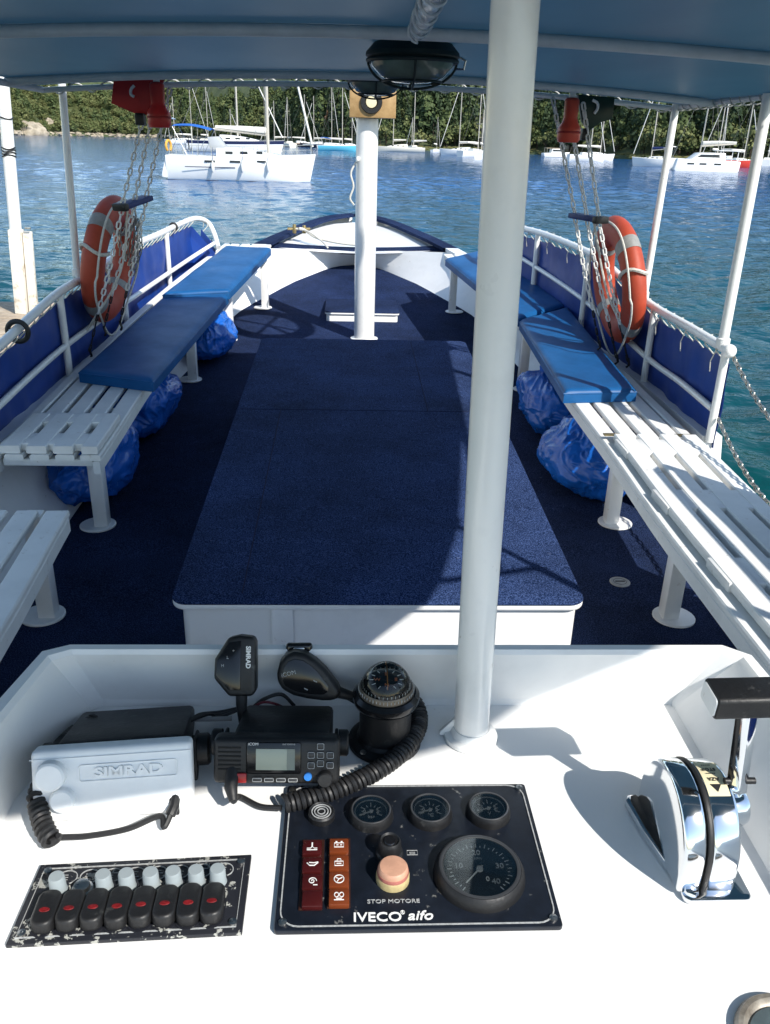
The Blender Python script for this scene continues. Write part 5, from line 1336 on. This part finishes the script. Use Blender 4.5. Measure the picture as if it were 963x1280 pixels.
random.shuffle(front); front = sorted(front, key=lambda s: s[1])[:230]
fset = set(id(s) for s in front)
TL = {'broad': ('broad_tree', 'rounded olive green tree on the shore across the bay', 'rounded trees on the far shore'), 'pine': ('pine_tree', 'green pine tree near the shore across the bay', 'pines on the far shore'),
      'cyp': ('cypress_tree', 'slender dark cypress tree near the shore across the bay', 'cypresses on the far shore'), 'rust': ('pine_tree', 'rusty brown dead pine tree on the far wooded shore', 'dead pines on the far shore')}
for s_ in front:
    px, b, k, h = s_; nm, lb, gp = TL[k]
    o = bpy.data.objects.new(nm, random.choice(TM[k])); COL.objects.link(o); o.location = hill_pt(px, b, -.1); o.scale = (h*random.uniform(.9, 1.25), h*random.uniform(.9, 1.25), h); o.rotation_euler.z = random.uniform(0, 6.28)
    tag(o, lb, 'tree', gp)
allv = {k: [] for k in TPL}
for s_ in spots:
    if id(s_) in fset: continue
    px, b, k, h = s_; Q = TPL[k][random.randrange(5)]; a = random.uniform(0, 6.28); c, s2 = math.cos(a), math.sin(a)
    w = h*random.uniform(.9, 1.3); P = Q.copy(); x = P[..., 0]*c-P[..., 1]*s2; y = P[..., 0]*s2+P[..., 1]*c
    p = hill_pt(px, b, -.3); P = np.stack([x*w+p.x, y*w+p.y, P[..., 2]*h+p.z], -1); allv[k].append(P)
vs = []; mi = []
for mi_, k in enumerate(allv):
    if allv[k]: a = np.concatenate(allv[k]); vs.append(a); mi += [mi_]*len(a)
A = np.concatenate(vs); nq = len(A)
me = bpy.data.meshes.new('hillside_wood'); me.vertices.add(nq*4); me.vertices.foreach_set('co', A.reshape(-1)); me.loops.add(nq*4); me.loops.foreach_set('vertex_index', np.arange(nq*4, dtype=np.int32))
me.polygons.add(nq); me.polygons.foreach_set('loop_start', np.arange(0, nq*4, 4, dtype=np.int32)); me.polygons.foreach_set('material_index', np.array(mi, dtype=np.int32))
for k in allv: me.materials.append(LEAF[k])
me.update(calc_edges=True); me.validate()
wo = bpy.data.objects.new('hillside_wood', me); COL.objects.link(wo); tag(wo, 'dense green wood covering the hillside across the bay', 'wood', kind='stuff')
print('trees', len(spots), 'front', len(front))

# ------------------------------------------------------------------ jetty and mooring post on the left
jt = thing('wooden_jetty', (-4.6, 7, WZ), 'weathered wooden jetty seen over the left rail', 'jetty')
JW = mat('weathered_planks', (.50, .42, .32), .85, vscale=5, col2=(.28, .22, .16), bump=.3, bscale=30)
jz = -.24
for i in range(40):
    MB().box((-4.85+random.uniform(-.03, .03), 4.0+i*.16, jz+random.uniform(-.004, .004)), (3.5, .145, .035), .004).build('plank', JW, jt)
for x in (-3.4, -4.9, -6.4):
    for y in (4.3, 7.2, 9.9): MB().tube([(x, y, WZ-1.5), (x, y, jz-.02)], .07, 10).build('pile', JW, jt)
    MB().box((x, 7.1, jz-.09), (.09, 6.2, .14), .005).build('beam', JW, jt)
pb = at_x(29, 392, -3.62); pt = at_y(3, 96, pb.y)
mp_ = thing('mooring_post', (pb.x, pb.y, jz+.02), 'tall white post with sleeved base standing on the jetty', 'post')
pbx = pb+(pb-pt).normalized()*((pb.z-(jz+.02)))
pm = pt.lerp(pb, .62)
PW = mat('weathered_white_post', (.72, .68, .60), .6, vscale=9, col2=(.42, .33, .22), lo=.3, hi=.46)
MB().tube([pt+(pt-pb).normalized()*.5, pm], .062, 18).build('tube', WHITE, mp_)
MB().box((pm+pbx)/2, (.15, .12, (pm-pbx).length), .006, 2, (pm-pbx).to_track_quat('Z', 'Y').to_matrix().to_4x4()).build('sleeve', PW, mp_)
MB().box((pm+pbx)/2+V3((.115, .02, -.01)), (.06, .09, (pm-pbx).length*.98), .006, 2, (pm-pbx).to_track_quat('Z', 'Y').to_matrix().to_4x4()).build('batten', PW, mp_)
tb_ = MB()
for k, t in enumerate((.16, .28, .29, .30, .31)):
    q = pt.lerp(pb, t); tb_.tube([q+V3((.066*math.cos(a), .066*math.sin(a), .01*math.sin(2*a+k))) for a in [2*PI*i/20 for i in range(20)]], .007, 6, closed=True)
tb_.build('lashing', RUBBER, mp_)
MB().box(at_y(35, 285, pb.y-.05), (.06, .02, .02), .002).build('bolt', STEEL, mp_)

# ------------------------------------------------------------------ moored boats
HULLW = mat('white_yacht_hull', (.80, .80, .78), .3, var=.06, vscale=.6)
DECKW = mat('yacht_deck', (.74, .74, .71), .5)
MASTM = mat('mast_alloy', (.46, .43, .37), .45, .0)
WIRE = mat('rigging_wire', (.16, .155, .14), .5)
COVERB = mat('blue_canvas', (.012, .12, .48), .6, var=.15, vscale=2)
COVERW = mat('pale_canvas', (.70, .68, .62), .7, var=.1, vscale=2)
COVERN = mat('navy_canvas', (.015, .03, .12), .7)
WIN = mat('dark_window', (.02, .025, .03), .15)
NAVYH = mat('navy_stripe', (.012, .018, .06), .3)
AQUAH = mat('aqua_hull', (.10, .42, .55), .35)
REDH = mat('red_hull', (.50, .045, .03), .35)
CREAMH = mat('cream_hull', (.70, .66, .56), .4)
DARKH = mat('dark_hull', (.03, .03, .04), .4)
TEAKH = mat('brown_teak', (.22, .12, .06), .6)
ANTI = mat('antifouling', (.25, .03, .03), .6)
def yacht(px, py, L_, head, label, hull=HULLW, mast_h=None, beam=None, cover=COVERW, bimini=None, detail=False, masts=None, stripe=None, cabin=True, rmast=.075, kind='sailing yacht', cat='sailboat', fb=1.15):
    o = at_z(px, py, WZ)
    yt = thing('sailboat' if kind == 'sailing yacht' else kind, o, label, cat)
    B = beam or L_*.31; T = Matrix.Translation(o) @ Matrix.Rotation(head, 4, 'Z')   # +x is the bow
    def mbx(): b = MB(); b.M = T; return b
    N = 20; xs = [-L_/2+L_*i/N for i in range(N+1)]
    def hb(x):
        t = (x+L_/2)/L_; return B/2*(.80+.6*t-.3*t*t if t < .45 else max(.0, 1.0095*(1-((t-.45)/.55)**2.1)))
    def sh(x): t = (x+L_/2)/L_; return fb*(1+.32*max(0, t-.3)**1.5-.04*t)
    hm = mbx(); vs = []; fs = []; K = 7
    def bowx(x, z): t = (x+L_/2)/L_; return x-(max(0, t-.8)/.2)*L_*.035*(1-z/fb)+ (L_*.05*(z/fb) if t < .02 else 0)*-1*0
    for x in xs:
        w = max(hb(x), .015); zt = sh(x)
        for y, z in ((w, zt), (w*.985, zt*.72), (w*.91, zt*.4), (w*.79, .12), (w*.72, 0.0), (w*.5, -.3), (.01, -.5)): vs.append((bowx(x, max(z, 0)), y, z))
        for y, z in ((w, zt), (w*.985, zt*.72), (w*.91, zt*.4), (w*.79, .12), (w*.72, 0.0), (w*.5, -.3), (.01, -.5))[::-1]: vs.append((bowx(x, max(z, 0)), -y, z))
    R_ = 14; f_main = []; 
    for i in range(N):
        for k in range(R_-1): fs.append((i*R_+k, (i+1)*R_+k, (i+1)*R_+k+1, i*R_+k+1))
    fs.append(tuple(range(R_)))
    hm.add(vs, fs); hm.mi = []
    for f in fs[:-1]:
        k = f[0] % R_; kk = min(k, R_-2-k)
        hm.mi.append(1 if (stripe and kk == 0) else (2 if kk >= 4 else 0))
    hm.mi.append(0)
    ho = hm.build('hull', hull, yt, smooth=40, mats=[hull, stripe or hull, ANTI])
    dm = mbx(); vs = []
    for x in xs:
        w = max(hb(x), .015); zt = sh(x)
        vs += [(bowx(x, zt), w, zt+.005), (bowx(x, zt), 0, zt+.05), (bowx(x, zt), -w, zt+.005)]
    dm.add(vs, [(i*3+k, (i+1)*3+k, (i+1)*3+k+1, i*3+k+1) for i in range(N) for k in range(2)]).build('deck', DECKW, yt, smooth=40)
    if cabin:
        cm = mbx(); x0, x1 = -L_*.16, L_*.24; vs = []; M_ = 10
        for i in range(M_+1):
            x = x0+(x1-x0)*i/M_; t = i/M_; hgt = L_*.060*(1-t**2.0*.9); w = min(hb(x)*.72, B*.33); z = sh(x)
            vs += [(x, w, z), (x, w*.92, z+hgt*.8), (x, w*.6, z+hgt), (x, -w*.6, z+hgt), (x, -w*.92, z+hgt*.8), (x, -w, z)]
        f_ = [(i*6+k, (i+1)*6+k, (i+1)*6+k+1, i*6+k+1) for i in range(M_) for k in range(5)]+[tuple(range(6)), tuple(M_*6+k for k in range(6))]
        co_ = cm.add(vs, f_).build('cabin', hull if hull in (HULLW, CREAMH) else HULLW, yt, smooth=40)
        for sg in (-1, 1):
            for q in ((-.10, -.05), (0.0, .05), (.11, .15)):
                a, b = q[0]*L_, q[1]*L_; z = sh(a)+L_*.024; w = min(hb((a+b)/2)*.72, B*.33)*.975+.008
                wm = mbx(); wm.box(((a+b)/2, sg*w, z), (b-a, .03, L_*.016), .008, 2).build('cabin_window', WIN, co_)
    for i, (mx_, mh, boom) in enumerate(masts or [(.08, mast_h or L_*1.32, True)]):
        x = mx_*L_; z0 = sh(x)+L_*.03
        mo = mbx().tube([(x, 0, z0-.3), (x, 0, mh)], rmast, 8); 
        mo = mo.build('mast', MASTM, yt)
        for fr in (.45, .72):
            mbx().tube([(x-.1, -B*.30*(1.1-fr*.4), mh*fr), (x, 0, mh*fr+.05), (x-.1, B*.30*(1.1-fr*.4), mh*fr)], rmast*.35, 5).build('spreader', MASTM, mo)
        rg_ = mbx(); rw = max(.012, rmast*.17)
        ends = [(L_*.49, 0, sh(L_*.49)), (-L_*.49, 0, sh(-L_*.5))] if i == 0 else []
        for e_ in ends: rg_.tube([(x, 0, mh-.1), e_], rw, 4)
        for sg in (-1, 1): rg_.tube([(x, 0, mh-.2), (x-.1, sg*B*.30*(1.1-.72*.4), mh*.72), (x-.1, sg*B*.30*(1.1-.45*.4), mh*.45), (x-.1, sg*hb(x)*.92, sh(x))], rw, 4)
        rg_.build('rigging', WIRE, yt)
        if i == 0:
            fs_ = mbx().tube([(L_*.485, 0, sh(L_*.49)+.5), (x+(L_*.485-x)*.12, 0, mh*.86)], rmast*.75, 7).build('furled_jib', COVERW, yt)
        if boom:
            bl_ = L_*.36 if not masts or len(masts) == 1 else L_*.26
            bo = mbx().tube([(x-.05, 0, z0+1.0), (x-bl_, 0, z0+1.28)], rmast*.8, 7).build('boom', MASTM, mo)
            cvm = mbx(); cvm.tube([(x-.08, 0, z0+1.28), (x-bl_*.5, 0, z0+1.36), (x-bl_*.98, 0, z0+1.42)], [.24, .19, .10], 10, flat=.62).build('sail_cover', cover, bo)
    if bimini:
        x0, x1 = -L_*.44, -L_*.19; zb = fb+1.75
        bm_ = mbx(); bm_.grid(lambda u, v: (x0+(x1-x0)*u, (v-.5)*B*.78, zb+.22*math.sin(PI*v)*.6+.14*math.sin(PI*u)-.22*u), 8, 8); bo_ = bm_.build('bimini', bimini, yt, smooth=60)
        fr2 = mbx()
        for xx in (x0, (x0+x1)/2, x1):
            for sg in (-1, 1): fr2.tube([((x0+x1)/2+(xx-(x0+x1)/2)*.3, sg*B*.42, fb+.05), (xx, sg*B*.39, zb-.02)], .018, 5)
        fr2.build('bimini_frame', STEEL, bo_)
    if detail:
        rl_ = mbx(); 
        for sg in (-1, 1):
            prev = None
            for i in range(11):
                x = -L_*.47+L_*.94*i/10; w = max(hb(x)*.95, .05); z = sh(x); rl_.tube([(bowx(x, z), sg*w, z), (bowx(x, z), sg*w, z+.62)], .016, 5)
                cur = (bowx(x, z), sg*w, z+.62)
                if prev: rl_.tube([prev, cur], .011, 4); rl_.tube([(prev[0], prev[1], prev[2]-.3), (cur[0], cur[1], cur[2]-.3)], .009, 4)
                prev = cur
        z = sh(L_*.49); rl_.tube([(L_*.42, .5, z+.62), (L_*.51, 0, z+.68), (L_*.42, -.5, z+.62)], .02, 6); rl_.build('guard_rail', STEEL, yt)
        for fx in (-.18, .02, .19):
            x = fx*L_; w = hb(x)+.13
            fo = mbx(); fo.tube([(x, -w, sh(x)-.25), (x, -w, sh(x)-.35), (x, -w, sh(x)-.45), (x, -w, sh(x)-.85), (x, -w, sh(x)-.95), (x, -w, sh(x)-1.0)], [.03, .05, .115, .115, .05, .03], 12)
            fo.build('fender', mat('grey_white_fender', (.66, .66, .64), .4), yt)
            ln_ = mbx(); ln_.tube([(x, -w, sh(x)-.25), (x, -hb(x)*.96, sh(x)+.1), (x, -hb(x)*.95, sh(x)+.55)], .014, 5); ln_.build('fender_line', COVERN, yt)
        for fx in (-.20, -.03, .14):
            x = fx*L_; wm = mbx(); wm.box((x, -(hb(x)+.012), sh(x)*.80), (.68, .03, .12), .012).build('hull_window', WIN, yt)
        cl_ = mbx(); cl_.box((-.20*L_, -(hb(-.2*L_)+.02), sh(-.2*L_)*.56), (3.3, .015, .05), .004).build('hull_line', NAVYH, yt)
        bu = mbx(); bu.tube([(-L_*.475+.33*math.cos(t)*.35, -B*.36+.33*math.cos(t)*.7, fb+.55+.33*math.sin(t)) for t in [PI*(-.3+1.6*i/20) for i in range(21)]], .085, 10); bu.build('horseshoe_buoy', mat('yellow_buoy', (.65, .35, .06), .5), yt)
        for sg in (-1, 1):
            wl_ = mbx(); wl_.tube([(-L_*.36+.5*math.cos(t)*.1, sg*.6+.45*math.cos(t), fb+.75+.45*math.sin(t)) for t in [2*PI*i/24 for i in range(24)]], .02, 6, closed=True); wl_.build('wheel', RUBBER, yt)
        sp_ = mbx(); sp_.prism([(-L_*.20, fb+.35), (-L_*.10, fb+.45), (-L_*.15, fb+1.2), (-L_*.22, fb+1.15)], 'y', -B*.28, B*.28, .05).build('sprayhood', mat('grey_canvas', (.40, .42, .44), .7), yt)
        pn = mbx(); pn.box((-L_*.50, .3, fb+2.35), (1.0, 1.2, .05), .01, 2, Matrix.Rotation(.35, 4, 'Y')).build('solar_panel', mat('solar_panel', (.25, .33, .42), .2), yt)
        pn = mbx(); pn.tube([(-L_*.48, .3, fb), (-L_*.5, .3, fb+2.3)], .03, 6); pn.build('arch_pole', STEEL, yt)
        tr_ = mbx(); tr_.prism([(-L_*.5-.0, .1), (-L_*.5, fb*.95), (-L_*.5-.30, .42), (-L_*.5-.34, .15)], 'y', -B*.36, B*.36, .03).build('swim_step', DECKW, yt)
    return yt
# flags and small craft are parts of their boats
y1 = yacht(304, 225.5, 9.8, .0, 'large white sloop with blue bimini and three fenders, nearest across the water', cover=COVERW, bimini=COVERB, detail=True, masts=[(.18, 14.5, True)], rmast=.10, fb=1.5)
yacht(296, 190.5, 17.5, .04, 'long navy striped white yacht directly behind the nearest sloop', stripe=NAVYH, masts=[(.02, 20, True), (.32, 17, False)], rmast=.14, fb=1.9, cover=COVERW)
far = [
 (237, 181, 12, .3, 'white yacht with tall mast at left of the moored row', dict(mast_h=19)),
 (222, 180.5, 10, 2.6, 'white yacht with shorter mast at far left end of row', dict(mast_h=13)),
 (259, 181.5, 12, 1.2, 'small cream yacht behind the stern of the nearest sloop', dict(hull=CREAMH, mast_h=17)),
 (287, 182.5, 9, .6, 'short masted yacht hidden behind the navy striped yacht', dict(mast_h=10)),
 (347, 183.5, 11, -2.8, 'white yacht seen just right of the nearest mast', dict(mast_h=13)),
 (361, 184, 10, 1.9, 'pale yacht end on between two moored neighbours', dict(mast_h=14, hull=CREAMH)),
 (378, 183.5, 12, .2, 'dark hulled sailboat with brown trim in the far row', dict(hull=DARKH, stripe=TEAKH, mast_h=16)),
 (396, 184.5, 11, 3.0, 'dark hulled yacht left of the aqua one', dict(hull=DARKH, mast_h=15)),
 (413, 186.5, 10, 1.0, 'white yacht moored alongside the aqua hull', dict(mast_h=17, cover=COVERN)),
 (424, 188.5, 10.6, .05, 'bright aqua hulled sailboat left of the front mast', dict(hull=AQUAH, mast_h=15.5, bimini=COVERB)),
 (438, 187, 9, .8, 'white yacht close behind the aqua sailboat', dict(mast_h=13)),
 (499, 190, 13.5, 3.15, 'pale two masted yacht right of the front mast', dict(hull=CREAMH, masts=[(.12, 20, True), (-.28, 15, True)], cover=COVERW)),
 (516, 189, 8, 2.0, 'small cream yacht behind the two masted one', dict(hull=CREAMH, mast_h=9)),
 (545, 190.5, 4.2, .9, 'tiny white dinghy with a thin mast near shore', dict(mast_h=9, rmast=.05, fb=.7)),
 (578, 194.5, 10.5, 2.9, 'white yacht left of the pair beside the thick pole', dict(mast_h=16)),
 (594, 196.5, 8.5, .6, 'white yacht beside the thick pole with stern towards us', dict(mast_h=14)),
 (601, 200, 6.5, 1.3, 'small white cruiser tucked against the thick pole', dict(mast_h=8)),
 (733, 201.5, 7.5, .1, 'white sloop left of the pair under the green board', dict(mast_h=13)),
 (746, 200.5, 7.8, .15, 'white sloop right of the pair under the green board', dict(mast_h=12)),
 (817, 208.5, 7, 2.6, 'cluttered white yacht left of the catamaran', dict(mast_h=13.5, cover=COVERN, bimini=COVERW)),
 (893, 206.5, 9.5, .9, 'white yacht behind the catamaran with slanting rigging', dict(mast_h=17)),
 (903, 206, 9, 2.4, 'white yacht between catamaran and red sailboat', dict(mast_h=15)),
 (924, 209.5, 6.6, .1, 'small red hulled sailboat at the right edge', dict(hull=REDH, mast_h=10.5)),
 (958, 207.5, 7, 1.1, 'white yacht mostly hidden behind the right canopy post', dict(mast_h=11)),
 (632, 194.5, 10, .7, 'white yacht hidden behind the thick pole', dict(mast_h=14)),
]
for a in far:
    kw = dict(rmast=.085); kw.update(a[5]); yacht(a[0], a[1], a[2], a[3], a[4], **kw)
# catamaran
o = at_z(877, 214, WZ); ct = thing('catamaran', o, 'white catamaran with dark windows in front of right shore', 'catamaran')
T = Matrix.Translation(o) @ Matrix.Rotation(3.02, 4, 'Z')
for yy in (-1.9, 1.9):
    b = MB(); b.M = T; b.prism([(-4.2, .15), (-4.3, 1.35), (4.0, 1.55), (4.35, .1), (3.9, -.3), (-3.9, -.3)], 'y', yy-.62, yy+.62, .18, 3); hh = b.build('hull', HULLW, ct)
    for xx in (-1.3, .6, 2.2):
        b = MB(); b.M = T; b.box((xx, yy-.63*(1 if yy < 0 else -1)*1, .95), (.9, .04, .2), .01); b.box((xx, yy+.63*(1 if yy < 0 else -1)*1, .95), (.9, .04, .2), .01); b.build('hull_window', WIN, hh)
b = MB(); b.M = T; b.box((-.4, 0, 1.05), (6.6, 3.2, .6), .1); b.build('bridge_deck', HULLW, ct)
b = MB(); b.M = T; b.prism([(-2.6, 1.3), (-2.4, 2.35), (.9, 2.3), (2.1, 1.4)], 'y', -1.6, 1.6, .15, 3); cb = b.build('saloon', HULLW, ct)
b = MB(); b.M = T; b.prism([(-1.7, 1.75), (-1.6, 2.12), (.8, 2.10), (1.3, 1.75)], 'y', -1.615, 1.615, .01); b.build('window_band', WIN, cb)
b = MB(); b.M = T; b.box((-2.9, 0, 2.62), (2.9, 3.0, .10), .04); b.build('hard_top', DECKW, ct)
for xx in (-4.1, -1.8):
    for yy in (-1.3, 1.3): b = MB(); b.M = T; b.tube([(xx, yy, 1.3), (xx, yy, 2.6)], .05, 6); b.build('top_strut', HULLW, ct)
b = MB(); b.M = T; b.tube([(.6, 0, 2.2), (.3, 0, 13.5)], .085, 8); mo = b.build('mast', MASTM, ct)
b = MB(); b.M = T; b.tube([(.5, 0, 3.1), (-4.0, 0, 3.5)], .09, 8); bo = b.build('boom', MASTM, mo)
b = MB(); b.M = T; b.tube([(.45, 0, 3.45), (-1.8, 0, 3.6), (-4.0, 0, 3.65)], [.35, .28, .14], 10, flat=.6); b.build('sail_cover', COVERW, bo)
b = MB(); b.M = T
for e_ in ((4.2, 0, 1.5), (-1.5, 2.2, 1.4), (-1.5, -2.2, 1.4)): b.tube([(.35, 0, 13.2), e_], .02, 4)
b.build('rigging', WIRE, ct)
# low motor boat under the right chains
o = at_z(694, 196.5, WZ); mbt = thing('motor_boat', o, 'low white motor boat with flat roof left of two sloops', 'motor boat')
T = Matrix.Translation(o) @ Matrix.Rotation(.15, 4, 'Z')
b = MB(); b.M = T; b.prism([(-3.2, 0), (-3.3, .9), (2.6, 1.1), (3.4, 1.2), (2.7, 0)], 'y', -1.1, 1.1, .12, 3); b.build('hull', HULLW, mbt)
b = MB(); b.M = T; b.prism([(-1.4, .9), (-1.2, 1.9), (.8, 1.9), (1.7, 1.0)], 'y', -.9, .9, .08, 2); cb = b.build('cabin', HULLW, mbt)
b = MB(); b.M = T; b.prism([(-1.1, 1.3), (-1.05, 1.72), (.75, 1.72), (1.15, 1.3)], 'y', -.915, .915, .01); b.build('window', WIN, cb)
b = MB(); b.M = T; b.box((-.9, 0, 2.02), (3.6, 2.0, .09), .03); b.build('roof', mat('beige_roof', (.55, .45, .30), .6), mbt)
b = MB(); b.M = T
for x in (-2.5, .6):
    for y in (-.85, .85): b.tube([(x, y, 1.0), (x, y, 2.0)], .035, 6)
b.build('roof_post', STEEL, mbt)

assert SC.camera
